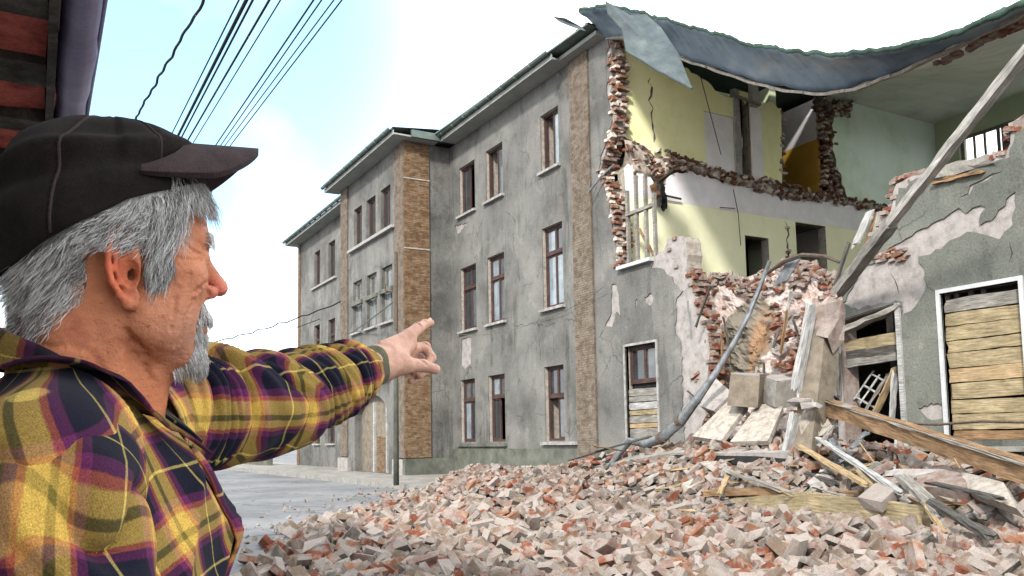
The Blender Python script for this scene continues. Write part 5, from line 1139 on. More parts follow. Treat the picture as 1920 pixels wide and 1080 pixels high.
class Field:
    def __init__(s, lo, hi, res):
        s.lo = np.array(lo, float); s.res = res; s.n = np.ceil((np.array(hi)-s.lo)/res).astype(int)+1
        s.ax = [(s.lo[i]+np.arange(s.n[i])*res).astype(np.float32) for i in range(3)]; s.D = np.full(s.n, .2, np.float32)
    def sub(s, c, r):
        sl = []
        for i in range(3):
            a = max(0, int((c[i]-r[i]-s.lo[i])/s.res)); b_ = min(s.n[i], int((c[i]+r[i]-s.lo[i])/s.res)+2); sl.append(slice(a, max(a, b_)))
        return tuple(sl), s.ax[0][sl[0]][:, None, None], s.ax[1][sl[1]][None, :, None], s.ax[2][sl[2]][None, None, :]
    def op(s, sl, d, k, mode):
        D = s.D[sl]
        if mode == 'add':
            h = np.maximum(k-np.abs(D-d), 0)/k; s.D[sl] = np.minimum(D, d)-h*h*k*.25
        else:
            d = -d; h = np.maximum(k-np.abs(D-d), 0)/k; s.D[sl] = np.maximum(D, d)+h*h*k*.25
    def ell(s, c, r, k=.01, mode='add', rz=0.):
        m = max(r)+k*2+.004; sl, x, y, z = s.sub(c, (m, m, m)); x = x-c[0]; y = y-c[1]; z = z-c[2]
        if rz: cc, ss = math.cos(rz), math.sin(rz); x, y = x*cc+y*ss, -x*ss+y*cc
        k0 = np.sqrt((x/r[0])**2+(y/r[1])**2+(z/r[2])**2)+1e-9; k1 = np.sqrt((x/r[0]**2)**2+(y/r[1]**2)**2+(z/r[2]**2)**2)+1e-9
        s.op(sl, (k0*(k0-1)/k1).astype(np.float32), k, mode)
    def cap(s, a, b_, r1, r2=None, k=.01, mode='add'):
        r2 = r1 if r2 is None else r2; a = np.array(a, float); b_ = np.array(b_, float); m = np.abs(b_-a)/2+max(r1, r2)+k*2+.004
        sl, x, y, z = s.sub((a+b_)/2, m); ba = b_-a; L2 = ba@ba+1e-12
        px, py, pz = x-a[0], y-a[1], z-a[2]; h = np.clip((px*ba[0]+py*ba[1]+pz*ba[2])/L2, 0, 1)
        d = np.sqrt((px-ba[0]*h)**2+(py-ba[1]*h)**2+(pz-ba[2]*h)**2)-(r1+(r2-r1)*h); s.op(sl, d.astype(np.float32), k, mode)
    def mesh(s, iso=0.):
        g = openvdb.FloatGrid(.2); g.copyFromArray(s.D); p, q = g.convertToQuads(iso)
        p = p*s.res+s.lo; q = np.asarray(q)
        a, b_, c = p[q[:, 0]], p[q[:, 1]], p[q[:, 2]]; vol = np.einsum('ij,ij->i', a-p.mean(0), np.cross(b_-p.mean(0), c-p.mean(0))).sum()
        return p, (q if vol > 0 else q[:, ::-1])
def relax(p, q, it=2):
    e = np.concatenate([q[:, [0, 1]], q[:, [1, 2]], q[:, [2, 3]], q[:, [3, 0]]])
    for _ in range(it):
        acc = np.zeros_like(p); n = np.zeros(len(p)); np.add.at(acc, e[:, 0], p[e[:, 1]]); np.add.at(acc, e[:, 1], p[e[:, 0]]); np.add.at(n, e[:, 0], 1); np.add.at(n, e[:, 1], 1)
        p = p*.5+acc/n[:, None]*.5
    return p
# ---- head and neck
H = Field((-.125, -.105, -.235), (.14, .105, .15), .0016)
H.ell((0, 0, .055), (.098, .075, .083), .02)
H.ell((.045, 0, -.005), (.052, .060, .078), .03)
for sy in (-1, 1):
    H.cap((.012, sy*.050, -.040), (.072, sy*.018, -.076), .019, .016, .025)
    H.ell((.064, sy*.046, .000), (.024, .018, .019), .02)
    H.ell((.040, sy*.048, -.035), (.03, .016, .03), .025)
    H.cap((.089, sy*.006, .040), (.078, sy*.042, .042), .0085, .009, .012)
H.ell((.080, 0, -.076), (.015, .018, .014), .02)
H.cap((.094, 0, .027), (.1165, 0, -.004), .0062, .0092, .009)
for sy in (-1, 1):
    H.ell((.1, sy*.0115, -.010), (.0115, .0065, .0075), .006)
    H.ell((.099, sy*.033, .022), (.013, .015, .009), .010, 'sub')
    H.ell((.0835, sy*.033, .021), (.0125, .013, .0125), .003)
    H.cap((.090, sy*.022, .0265), (.080, sy*.047, .0255), .0042, .0042, .004)
    H.cap((.091, sy*.022, .0165), (.079, sy*.047, .0165), .0040, .0045, .005)
    for dz, dx in ((.004, .0), (-.001, 0), (-.007, -.001)): H.cap((.076, sy*.052, .021+dz*.4), (.062, sy*.062, .021+dz*2.2), .0011, .0006, .002, 'sub')
    H.cap((.099, sy*.017, -.012), (.083, sy*.034, -.045), .0018, .0014, .004, 'sub')
    H.cap((.102, sy*.006, -.018), (.101, sy*.009, -.018), .0035, .003, .002, 'sub')
H.ell((.093, 0, -.036), (.011, .024, .009), .008); H.ell((.091, 0, -.050), (.010, .021, .007), .006)
H.cap((.104, -.018, -.0435), (.104, .018, -.0435), .0014, .0014, .002, 'sub')
# neck, its cords and skin folds
H.cap((-.026, 0, -.02), (-.050, 0, -.22), .056, .069, .02)
H.cap((.03, 0, -.06), (-.005, 0, -.22), .034, .044, .02)
for sy in (-1, 1):
    H.cap((-.020, sy*.056, -.025), (.012, sy*.026, -.21), .0105, .011, .012)
    H.cap((-.045, sy*.040, -.03), (-.055, sy*.070, -.22), .018, .03, .02)
    H.cap((.012, sy*.060, -.062), (.014, sy*.046, -.17), .0016, .002, .006, 'sub')
    H.cap((.0, sy*.067, -.055), (.05, sy*.05, -.093), .0016, .0012, .006, 'sub')
# ears: plate, bowl, rim and folds
for sy in (-1, 1):
    def E_(p, q, o=0.): return (.010-p*.93, sy*(.0715+.42*p+o+.05*abs(q)), .003+q*1.12)
    H.ell(E_(.014, .004, -.002), (.017, .0045, .030), .004, rz=sy*.40)
    H.ell(E_(.008, -.022, -.001), (.009, .004, .011), .005, rz=sy*.3)
    H.ell(E_(.010, -.003, .006), (.0095, .0062, .013), .003, 'sub', rz=sy*.3)
    H.ell(E_(.013, .017, .004), (.010, .0032, .010), .003, 'sub', rz=sy*.4)
    rim = [(.000, .002), (-.001, .014), (.002, .026), (.010, .0335), (.020, .0325), (.027, .025), (.030, .013), (.0295, .001), (.026, -.011), (.019, -.021), (.012, -.029)]
    for i in range(len(rim)-1): H.cap(E_(*rim[i], .0015), E_(*rim[i+1], .0015), .0030, .0030, .0025)
    H.cap(E_(.010, -.027), E_(.004, -.029), .0058, .0045, .005)
    ah = [(.020, .022), (.0225, .012), (.0225, .000), (.018, -.011), (.010, -.016)]
    for i in range(len(ah)-1): H.cap(E_(*ah[i], .0012), E_(*ah[i+1], .0012), .0023, .0023, .0025)
    H.cap(E_(.0225, .012, .001), E_(.010, .020, .0), .0018, .0016, .0025)
    H.cap(E_(.000, -.002, .001), E_(.001, -.009, .002), .0036, .0034, .003)
    H.ell(E_(.007, -.004, .001), (.0035, .006, .0045), .002, 'sub')
hp, hq = H.mesh(); hp = relax(hp, hq, 1)
hn_ = np.zeros_like(hp); f0_ = np.cross(hp[hq[:, 1]]-hp[hq[:, 0]], hp[hq[:, 2]]-hp[hq[:, 0]])
for k in range(4): np.add.at(hn_, hq[:, k], f0_)
hn_ /= np.linalg.norm(hn_, axis=1)[:, None]+1e-9
hn_ = np.zeros_like(hp); f0_ = np.cross(hp[hq[:, 1]]-hp[hq[:, 0]], hp[hq[:, 2]]-hp[hq[:, 0]])
for k in range(4): np.add.at(hn_, hq[:, k], f0_)
hn_ /= np.linalg.norm(hn_, axis=1)[:, None]+1e-9
hp = hp+hn_*np.array([.0007*mnoise.noise(Vector(tuple(p*95)))+.0004*mnoise.noise(Vector((p[0]*170, p[1]*170, p[2]*420))) for p in hp])[:, None]
# ---- hand (already in the lens frame)
W_ = np.array([-.225, -.006, 1.45])
G = Field((-.27, -.075, 1.37), (-.105, .095, 1.63), .0012)
imc, mmc, rmc, pmc = [np.array(x) for x in ((-.1845, .0405, 1.515), (-.181, .020, 1.535), (-.187, .000, 1.545), (-.196, -.016, 1.54))]
G.cap(W_-np.array([.02, .008, .06]), W_+np.array([.006, .004, .008]), .0285, .026, .01)
G.cap(W_+np.array([0, .010, .0]), imc, .0190, .0125, .018); G.cap(W_, mmc, .020, .0125, .018); G.cap(W_, rmc, .020, .012, .018); G.cap(W_+np.array([0, -.01, 0]), pmc, .018, .0115, .018)
G.cap(imc, (-.169, .0575, 1.548), .0115, .0095, .006); G.cap((-.169, .0575, 1.548), (-.1605, .0665, 1.571), .0093, .0083, .004); G.cap((-.1605, .0665, 1.571), (-.1515, .0690, 1.590), .0083, .0070, .004)
G.cap(mmc, (-.159, .024, 1.565), .0112, .0098, .006); G.cap((-.159, .024, 1.565), (-.1465, .004, 1.552), .0092, .0085, .004); G.cap((-.1465, .004, 1.552), (-.155, -.012, 1.535), .0083, .0072, .004)
G.cap(rmc, (-.167, .003, 1.575), .0108, .0093, .006); G.cap((-.167, .003, 1.575), (-.158, -.018, 1.558), .0088, .0082, .004); G.cap((-.158, -.018, 1.558), (-.168, -.028, 1.54), .008, .007, .004)
G.cap(pmc, (-.181, -.017, 1.572), .0098, .0085, .006); G.cap((-.181, -.017, 1.572), (-.174, -.033, 1.558), .008, .0074, .004); G.cap((-.174, -.033, 1.558), (-.183, -.038, 1.542), .0072, .0062, .004)
G.cap(W_+np.array([.008, -.006, -.012]), (-.183, -.008, 1.470), .0200, .0150, .016); G.cap((-.183, -.008, 1.470), (-.1555, -.010, 1.490), .0135, .0108, .006); G.cap((-.1555, -.010, 1.490), (-.1345, -.0165, 1.502), .0108, .0088, .004)
G.cap((-.197, .004, 1.47), (-.180, .028, 1.515), .010, .008, .014)      # web between thumb and index finger
G.cap((-.150, -.001, 1.479), (-.150, -.005, 1.479), .0012, .001, .002, 'sub')
for a_, b_, r_ in ((imc, (-.169, .0575, 1.548), .0032), (W_+np.array([.004, .026, .0]), imc, .0032), (W_+np.array([.012, .022, .0]), mmc, .003)): G.cap(np.array(a_)+np.array([-.002, .009, -.003]), np.array(b_)+np.array([-.002, .007, -.004]), r_, r_, .008)
for c_ in ((-.169, .0575, 1.548), (-.1605, .0665, 1.571), (-.1555, -.010, 1.490), (-.159, .024, 1.565), (-.1465, .004, 1.552)):
    for d_ in (-.0022, .0022): G.cap(np.array(c_)+np.array([d_-.004, .0105, -.008]), np.array(c_)+np.array([d_+.009, .001, -.009]), .0011, .0011, .0025, 'sub')
gp_, gq = G.mesh(); gp_ = relax(gp_, gq, 1)
# ---- torso and arms under the shirt
def torso(res, grow=0., arms=True, lo=(-.2, -.34, -.62), hi=(.2, .26, .14)):
    T = Field(lo, hi, res)
    T.ell((-.005, 0, -.24), (.122+grow, .185+grow, .27+grow), .03)
    T.cap((-.01, -.155, .0), (-.01, .15, .0), .052+grow, .052+grow, .05)
    for sy in (-1, 1): T.cap((-.02, sy*.12, .002), (-.025, sy*.045, .022), .046+grow, .040+grow, .04)
    T.ell((.010, 0, -.52), (.118+grow, .175+grow, .22+grow), .05)
    T.ell((.045, 0, -.10), (.062+grow, .13+grow, .10+grow), .05)
    return T
Tb = torso(.006, -.012); Tb.cap((0, -.19, -.03), (-.02, -.24, -.32), .048, .042, .02)
tp, tq = Tb.mesh()
SH, EL = np.array([-.478, -.078, 1.0]), np.array([-.335, -.062, 1.23])
av, af = tube([tor2c(np.array([0, .1, 0.])), SH, (SH+EL)/2, EL, EL+(W_-EL)*.4, W_-np.array([.012, .004, .03])], [.045, .048, .046, .043, .04, .027], 20)
tmpb = BVHTree.FromPolygons([tuple(p) for p in hp.tolist()], [tuple(map(int, q)) for q in hq])
for line, dep_, sg_ in (([(.080, -.050, .024), (.070, -.060, .028), (.060, -.066, .036)], .0016, .0016), ([(.080, -.052, .018), (.068, -.062, .017), (.056, -.068, .018)], .0018, .0016), ([(.078, -.052, .012), (.066, -.062, .004), (.056, -.068, -.004)], .0014, .0016),
        ([(.090, -.035, .006), (.078, -.048, -.002), (.068, -.056, -.012)], .0014, .002), ([(.098, -.020, -.010), (.086, -.034, -.028), (.076, -.042, -.050)], .0022, .0022), ([(.066, -.055, -.020), (.058, -.058, -.045), (.052, -.056, -.065)], .0016, .0024), ([(.050, -.062, -.022), (.044, -.062, -.048)], .0012, .0022),
        ([(.096, -.02, .056), (.085, -.045, .056), (.070, -.060, .058)], .0011, .0018), ([(.096, -.02, .066), (.085, -.045, .067), (.070, -.060, .068)], .0011, .0018),
        ([(.000, -.066, -.055), (.020, -.060, -.085), (.034, -.048, -.100)], .002, .003), ([(-.030, -.062, -.075), (-.005, -.060, -.115), (.010, -.050, -.150)], .002, .0035), ([(-.060, -.050, -.080), (-.045, -.060, -.130), (-.030, -.060, -.170)], .0016, .003), ([(-.085, -.030, -.060), (-.060, -.055, -.068), (-.035, -.066, -.070)], .0012, .003)):
    L3 = np.array(line); ts_ = np.linspace(0, len(L3)-1, 26); cp = np.array([[np.interp(t, range(len(L3)), L3[:, k]) for k in range(3)] for t in ts_]); cp = np.array([tuple(tmpb.find_nearest(Vector(tuple(c)))[0]) for c in cp])
    near_ = np.where((np.abs(hp-cp.mean(0)) < np.ptp(cp, axis=0)/2+.012).all(1))[0]; dd = np.min(np.linalg.norm(hp[near_][:, None]-cp[None], axis=2), axis=1)
    hp[near_] += hn_[near_]*(-dep_*np.exp(-(dd/sg_)**2)+.35*dep_*np.exp(-((dd-2.2*sg_)/sg_)**2))[:, None]
allv = [cam2w(head2c(hp)), cam2w(gp_), cam2w(tor2c(tp)), cam2w(np.array(av))]; allf = []; o = 0
for pts, fs in zip(allv, (hq, gq, tq, af)): allf += [tuple(int(i)+o for i in f_) for f_ in fs]; o += len(pts)
MAN = empty('person', CPOS+CR*-.43+CF*.83*np.array([1, 1, 0])-np.array([0, 0, CPOS[2]]), label='grey-haired man in dark cap and plaid shirt pointing at the ruin', cat='person')
def skinmat():
    m, n, l, b = new_mat('weathered_skin')
    at = n.new('ShaderNodeAttribute'); at.attribute_name = 'tint'
    t = noise_node(n, l, 28, 6, .6, 'World'); f = noise_node(n, l, 420, 5, .75, 'World'); t3 = noise_node(n, l, 90, 5, .7, 'World', (1, 1, 1.3))
    r = ramp(n, l, t.outputs[0], [(.3, (.7, .55, .5)), (.5, (1,)*3), (.72, (1.2, 1.25, 1.3))])
    c = mix(n, l, 1., at.outputs['Color'], r.outputs[0], 'MULTIPLY')
    sp2 = noise_node(n, l, 150, 3, .5, 'World'); sr = ramp(n, l, sp2.outputs[0], [(.27, (.72, .6, .55)), (.34, (1,)*3)]); c = mix(n, l, 1., c, sr.outputs[0], 'MULTIPLY')
    vp_ = n.new('ShaderNodeTexVoronoi'); vp_.inputs['Scale'].default_value = 900; l.new(n.new('ShaderNodeNewGeometry').outputs['Position'], vp_.inputs['Vector']); vr = ramp(n, l, vp_.outputs['Distance'], [(.0, (.72,)*3), (.35, (1.03,)*3)]); c = mix(n, l, .7, c, vr.outputs[0], 'MULTIPLY')
    r2 = ramp(n, l, t3.outputs[0], [(.3, (.94,)*3), (.7, (1.04,)*3)]); c = mix(n, l, 1., c, r2.outputs[0], 'MULTIPLY')
    l.new(c, b.inputs['Base Color']); b.inputs['Roughness'].default_value = .5; b.inputs['Subsurface Weight'].default_value = .08
    b.inputs['Subsurface Radius'].default_value = (1, .35, .2); b.inputs['Subsurface Scale'].default_value = .006
    ad = n.new('ShaderNodeMath'); ad.operation = 'MULTIPLY_ADD'; ad.inputs[1].default_value = .6; l.new(f.outputs[0], ad.inputs[0]); l.new(t3.outputs[0], ad.inputs[2])
    add_bump(n, l, b, ad.outputs[0], .8, .003); return m
body = make('body', np.concatenate(allv), allf, skinmat(), MAN, smooth=True)
tint = np.tile(np.array([.46, .165, .075]), (len(body.data.vertices), 1)); nh = len(hp)
ear = np.exp(-((hp[:, 0]+.016)/.02)**2-((hp[:, 2]-.0)/.04)**2)*(np.abs(hp[:, 1]) > .071)
nose = np.exp(-((hp[:, 0]-.112)/.014)**2-((hp[:, 2]+.006)/.016)**2)
tint[:nh] += ear[:, None]*np.array([.12, -.035, -.02])+nose[:, None]*np.array([.03, -.04, -.0])
low = np.clip((-hp[:, 2]-.06)/.1, 0, 1); tint[:nh] += low[:, None]*np.array([.0, -.03, -.03])
brd = np.exp(-((hp[:, 0]-.08)/.05)**2-((hp[:, 2]+.06)/.035)**2); tint[:nh] = tint[:nh]*(1-.35*brd[:, None])+np.array([.2, .17, .15])*.35*brd[:, None]
tint[nh:nh+len(gp_)] = (.47, .26, .185)
ca = body.data.color_attributes.new('tint', 'FLOAT_COLOR', 'POINT'); ca.data.foreach_set('color', np.concatenate([tint, np.ones((len(tint), 1))], 1).astype(np.float32).ravel())
# finger nail of the thumb and of the index finger
for c_, ax_, r_ in (((-.1365, -.0105, 1.4945), (.017, -.004, .007), .0055), ((-.1525, .0755, 1.586), (.0095, .006, .016), .0045)):
    c_ = np.array(c_); d, s_, u_ = frame_of(np.array(ax_)); v, f = [], []
    for i in range(5):
        for j in range(5): v.append(c_+d*(i-2)*.5*r_+s_*(j-2)*.4*r_+np.array([0, -.0004*(j-2)**2, 0]))
    for i in range(4):
        for j in range(4): f.append((i*5+j, i*5+j+1, (i+1)*5+j+1, (i+1)*5+j))
    nm = M.get('nail') or stone('finger_nail', [(.5, .3, .24), (.6, .4, .33)], 30, rough=.35, bump=.05); M['nail'] = nm
    o_ = make('nail', cam2w(np.array(v)), f, nm, MAN, smooth=True); md = o_.modifiers.new('t', 'SOLIDIFY'); md.thickness = .0008
# ---- hair
from mathutils.bvhtree import BVHTree
bvh = BVHTree.FromPolygons([tuple(p) for p in hp.tolist()], [tuple(map(int, q)) for q in hq])
def skin_at(d, c=(0, 0, .03)):
    d = np.array(d, float); d /= np.linalg.norm(d); o_ = np.array(c)+d*.3; h = bvh.ray_cast(Vector(tuple(o_)), Vector(tuple(-d)))
    return (None, None) if h[0] is None else (np.array(h[0]), np.array(h[1]))
class Strands:
    def __init__(s): s.v = []; s.f = []; s.m = []
    def add(s, pts, r, mi):
        n = len(pts); k0 = len(s.v)
        for i, p in enumerate(pts):
            d = pts[min(i+1, n-1)]-pts[max(i-1, 0)]; d = d/(np.linalg.norm(d)+1e-9); a = np.cross(d, (0.3, 0.2, .93)); a /= np.linalg.norm(a)+1e-9; b_ = np.cross(d, a); rr = r*(1-.75*(i/(n-1))**2)
            for q in range(3): t = q*2.0944; s.v.append(p+(a*math.cos(t)+b_*math.sin(t))*rr)
        for i in range(n-1):
            for q in range(3): s.f.append((k0+i*3+q, k0+i*3+(q+1) % 3, k0+(i+1)*3+(q+1) % 3, k0+(i+1)*3+q))
        s.m += [mi]*(3*(n-1))
    def build(s, name, mats): return make(name, cam2w(head2c(np.array(s.v))), s.f, mats, MAN, smooth=True, mids=s.m)
def hairmat(name, c, rough=.6):
    m, n, l, b = new_mat(name); b.inputs['Base Color'].default_value = (*c, 1); b.inputs['Roughness'].default_value = rough; return m
HM_ = [hairmat('white_hair', (.72, .71, .70)), hairmat('silver_hair', (.46, .45, .44)), hairmat('iron_grey_hair', (.19, .18, .17)), hairmat('dark_grey_hair', (.05, .047, .045))]
SK = np.array([0, 0, .055]); SR = np.array([.101, .0785, .086])
def out(p, off):
    q = (p-SK)/SR; k = np.linalg.norm(q); m = 1+off/.09
    return SK+q/k*m*SR if k < m and p[2] > -.02 else p
def zrim(x): return .072+.64*x if x < 0 else .072+.32*x
hs2 = Strands()
def lock(root, nrm, dirs, ln, off, n=7, wav=.003):
    cn = np.array(mnoise.noise_vector(Vector(tuple(root*55)))); cn2 = np.array(mnoise.noise_vector(Vector(tuple(root*120+7)))); dirs = [np.array(dirs[0])+cn*.3, np.array(dirs[1])+cn*.5+cn2*.12]; ln = ln*(1+.35*cn2[0])*random.uniform(.7, 1.05)
    ph = random.uniform(0, 6); p = root+nrm*.001; pts = [p]
    for i in range(1, n):
        t = i/(n-1); d = np.array(dirs[0])*(1-t)+np.array(dirs[1])*t; d = d/np.linalg.norm(d)
        p = p+d*ln/(n-1)+np.array([math.sin(ph+t*4), math.cos(ph*1.3+t*3), 0])*wav*.35
        p = out(p, off*min(1, t*2.5)+.002); pts.append(p)
    return pts
for k in range(32000):
    th = random.uniform(-math.pi, math.pi); el = random.uniform(-1.0, .9)
    d = np.array([math.cos(th)*math.cos(el), math.sin(th)*math.cos(el), math.sin(el)]); root, nrm = skin_at(d)
    if root is None: continue
    x, y_, z_ = root
    if z_ > zrim(x)-.003: continue
    ay = abs(y_)
    if x > .058: continue
    if x > .022 and z_ < .012+(x-.022)*1.2+random.gauss(0, .004) and not (x < .042 and z_ > -.012): continue      # face
    if -.032 < x < .022 and z_ < .022+.25*abs(x+.004) and ay > .04: continue                                    # round the ear
    if x <= -.032 and z_ < (-.075 if x < -.055 else -.052): continue                                          # nape line
    if x <= -.032 and z_ < -.02-(-.032-x)*1.1 and ay > .045: continue
    side = np.sign(y_) if y_ else 1
    mi = random.choices((0, 1, 2, 3), (.5, .32, .13, .05))[0]
    if z_ < .0 and x < 0: mi = random.choices((0, 1, 2, 3), (.32, .36, .22, .1))[0]
    clump = .5+.5*math.sin(x*150+z_*60)*math.sin(y_*130+z_*40)
    if clump < .25 and random.random() < .6: mi = min(3, mi+1)
    if x > .022: dirs = ((-.10, side*.12, -1), (-.25, side*.05, -1)); ln = random.uniform(.012, .025) if z_ < .035 else random.uniform(.025, .045)
    elif x > -.04: dirs = ((-.45, side*.2, -1), (-.9, side*.1, -.7)); ln = random.uniform(.02, .036)*(1 if z_ > .06 else .5)
    else: dirs = ((-.45, side*.25, -.9), (-.55, side*.15, -.8)); ln = random.uniform(.024, .040) if z_ > -.02 else random.uniform(.010, .024)
    hs2.add(lock(root, nrm, dirs, ln, random.uniform(.003, .013), wav=random.uniform(.001, .005)), random.uniform(.0002, .00038), mi)
for k in range(3400):        # forelock and temple hair pressed out from under the brim
    x0 = random.uniform(.045, .088); y0 = -math.sqrt(max(0, 1-(x0/.1)**2))*.075*random.uniform(.75, 1.02); root, nrm = skin_at((x0, y0, .065+random.uniform(-.012, .02)))
    if root is None or root[2] < .070-(.09-x0)*.25: continue
    fwd = (x0-.05)/.045
    hs2.add(lock(root, nrm, ((.25+.55*fwd, -.25, -.75+.3*fwd), (-.05+.55*fwd, -.05, -1+.35*fwd)), random.uniform(.018, .042), random.uniform(.002, .008), wav=.003), random.uniform(.0002, .0004), random.choices((0, 1, 2, 3), (.4, .35, .17, .08))[0])
for k in range(4200):        # hair in front of the ear running into the short sideburn
    x0 = random.uniform(.024, .055); root, nrm = skin_at((x0, -.08, random.uniform(-.045, .06)))
    if root is None or root[2] > .075: continue
    zlow = -.028+abs(x0-.034)*1.8
    if root[2] < zlow: continue
    short = root[2] < .02
    hs2.add(lock(root, nrm, ((.05, -.25, -1), (-.1, -.1, -1)), random.uniform(.006, .014) if short else random.uniform(.015, .035), .002 if short else random.uniform(.002, .008), n=5, wav=.002), random.uniform(.0002, .0004), random.choices((0, 1, 2, 3), (.3, .32, .25, .13))[0])
hs2.build('hair', HM_)
# dark undercoat of hair so that no skin shines through
v = []; f = []; nu, nv = 60, 16
for j in range(nv):
    for i in range(nu):
        th = math.radians(62)+math.radians(236)*i/(nu-1); x = math.cos(th); y_ = math.sin(th)
        zt = .10+.0*x; zb_ = (.028 if x > -.25 else .028-(-.25-x)*.11); z_ = zt+(zb_-zt)*j/(nv-1); c_ = math.sqrt(max(.05, 1-((z_-SK[2])/(SR[2]+.002))**2)) if z_ > SK[2]-.05 else math.sqrt(max(.05, 1-(.05/(SR[2]+.002))**2))
        v.append((x*(SR[0]+.0015)*c_, y_*(SR[1]+.0015)*c_, z_))
for j in range(nv-1):
    for i in range(nu-1): f.append((j*nu+i, j*nu+i+1, (j+1)*nu+i+1, (j+1)*nu+i))
make('hair_undercoat', cam2w(head2c(np.array(v))), f, HM_[1], MAN, smooth=True)
bd = Strands()
for k in range(7000):
    y0 = random.uniform(-.045, .045); z0 = random.uniform(-.092, -.022); root, nrm = skin_at((.1, y0*1.1, 0), (0, 0, z0))
    if root is None or root[0] < .045: continue
    x, y_, z_ = root; lip_ = -.046 < z_ < -.0415
    must = -.041 < z_ < -.022 and abs(y_) < .034; chin = z_ < -.053 and abs(y_) < .034+.1*(-.05-z_); cor = abs(y_) > .022 and abs(y_) < .036 and z_ < -.035
    if lip_ and not cor or not (must or chin or cor): continue
    ln = random.uniform(.006, .010) if must else random.uniform(.007, .015)
    dd = ((.35, np.sign(y_)*.5, -.7), (.1, np.sign(y_)*.3, -1)) if must else ((.45, y_*6, -.8), (.15, y_*2, -1))
    p = root; pts = [p]
    for i in range(1, 5): t = i/4; d = np.array(dd[0])*(1-t)+np.array(dd[1])*t; p = p+d/np.linalg.norm(d)*ln/4+RNG.normal(0, .0004, 3); pts.append(p)
    bd.add(pts, random.uniform(.0003, .00045), random.choices((0, 1, 2), (.4, .42, .18))[0])
for k in range(0):       # stubble along the cheek and jaw
    root, nrm = skin_at((random.uniform(.02, .1), random.choice((-1, -1, -1, 1))*random.uniform(.03, .09), 0), (0, 0, random.uniform(-.1, -.025)))
    if root is None or root[2] > -.02-(.07-root[0])*.1: continue
    bd.add([root, root+nrm*.0012+np.array([0, 0, -.0015]), root+nrm*.0016+np.array([0, 0, -.0032])], .0002, random.choice((0, 1, 0, 1)))
bd.build('beard', HM_[:3])
br = Strands()
for sy in (-1, 1):
    for k in range(120):
        root, nrm = skin_at((.085, sy*random.uniform(.008, .046), 0), (0, 0, random.uniform(.036, .048)))
        if root is None: continue
        d = np.array([.8, sy*.5, .1+random.gauss(0, .2)]); br.add([root, root+d*.004, root+d*.006+np.array([0, sy*.003, -.003]), root+d*.0065+np.array([-.001, sy*.006, -.006])], .0003, random.choice((0, 0, 1)))
br.build('eyebrow', HM_[:3])
# ---- cap
CC_ = np.array([-.006, 0, .045]); CRR = np.array([.112, .090, .113])
def clothmat(name, cols, scale=40, bump=.5):
    m, n, l, b = new_mat(name); t = noise_node(n, l, scale, 6, .75, 'World'); f = noise_node(n, l, 900, 3, .8, 'World')
    r = ramp(n, l, t.outputs[0], [(.32, cols[0]), (.68, cols[1])]); fr = ramp(n, l, f.outputs[0], [(.35, (.45,)*3), (.68, (1.5,)*3)]); c = mix(n, l, 1., r.outputs[0], fr.outputs[0], 'MULTIPLY')
    l.new(c, b.inputs['Base Color']); b.inputs['Roughness'].default_value = .95; b.inputs['Specular IOR Level'].default_value = .08; b.inputs['Sheen Weight'].default_value = .03; b.inputs['Sheen Roughness'].default_value = .6
    add_bump(n, l, b, f.outputs[0], bump, .0015); return m
M['capcloth'] = clothmat('black_brown_wool', (.012, .010, .011), ) if False else clothmat('black_brown_wool', [(.006, .0045, .0042), (.017, .0125, .012)])
M['brimcloth'] = clothmat('brown_wool', [(.028, .019, .02), (.055, .038, .041)])
v = []; f = []; nu, nv = 120, 40
for j in range(nv+1):
    for i in range(nu):
        th = 2*math.pi*i/nu; cx_, sy_ = math.cos(th), math.sin(th); xr = CRR[0]*cx_+CC_[0]; zr = zrim(xr)-.004
        er = math.asin(max(-.95, min(.95, (zr-CC_[2])/CRR[2]))); el = math.pi/2+(er-math.pi/2)*(j/nv)**.9
        ce = math.cos(el)**(.72 if cx_ > 0 else .85); p = np.array([ce*cx_, ce*sy_, math.sin(el)])
        seam = min(abs(((th-a0+math.pi) % (2*math.pi))-math.pi) for a0 in (0, 1.05, 2.1, 3.14, 4.19, 5.24))
        bump = -.0022*math.exp(-(seam*math.cos(el)/.035)**2)
        fold = .0042*math.sin(th*3+1+el*2.2)*math.cos(el)+.006*math.exp(-((el-.62-.25*math.sin(th+2.2))/.10)**2)-.007*math.exp(-((el-.42-.25*math.sin(th+2.2))/.12)**2)+.005*math.sin(el*9+th*2)*math.cos(el)*.5
        if abs(th-math.pi) > 1.9: p = p*np.array([1.0+.05*max(0, math.sin(el*1.6)), 1, 1.0])
        v.append(CC_+p*(CRR+bump+fold*.9))
for j in range(nv):
    for i in range(nu): a = j*nu+i; b_ = j*nu+(i+1) % nu; f.append((a, a+nu, b_+nu, b_))
capo = make('cap', cam2w(head2c(np.array(v))), f, M['capcloth'], MAN, smooth=True); md = capo.modifiers.new('t', 'SOLIDIFY'); md.thickness = .003; md.offset = -1
v = []; f = []; nu, nv = 48, 14
for j in range(nv+1):
    for i in range(nu+1):
        u_ = -1+2*i/nu; t = j/nv; th = u_*math.radians(80); zi_ = .135-.052*math.sin(th)**2; kk = (1-((zi_-CC_[2])/CRR[2])**2)**.36; inner = np.array([CC_[0]+(CRR[0]*kk-.006)*math.cos(th), (CRR[1]*kk-.005)*math.sin(th)])
        ph_ = u_*math.pi/2; outer = np.array([.016+.143*max(0., math.cos(ph_))**.62, .0905*math.sin(ph_)])
        q = inner+(outer-inner)*t*min(1, (1-abs(u_))/.22+.04)**.6; z_ = .137+.09*(q[0]-.085)-5.4*q[1]**2-.004*t
        v.append((q[0], q[1], z_))
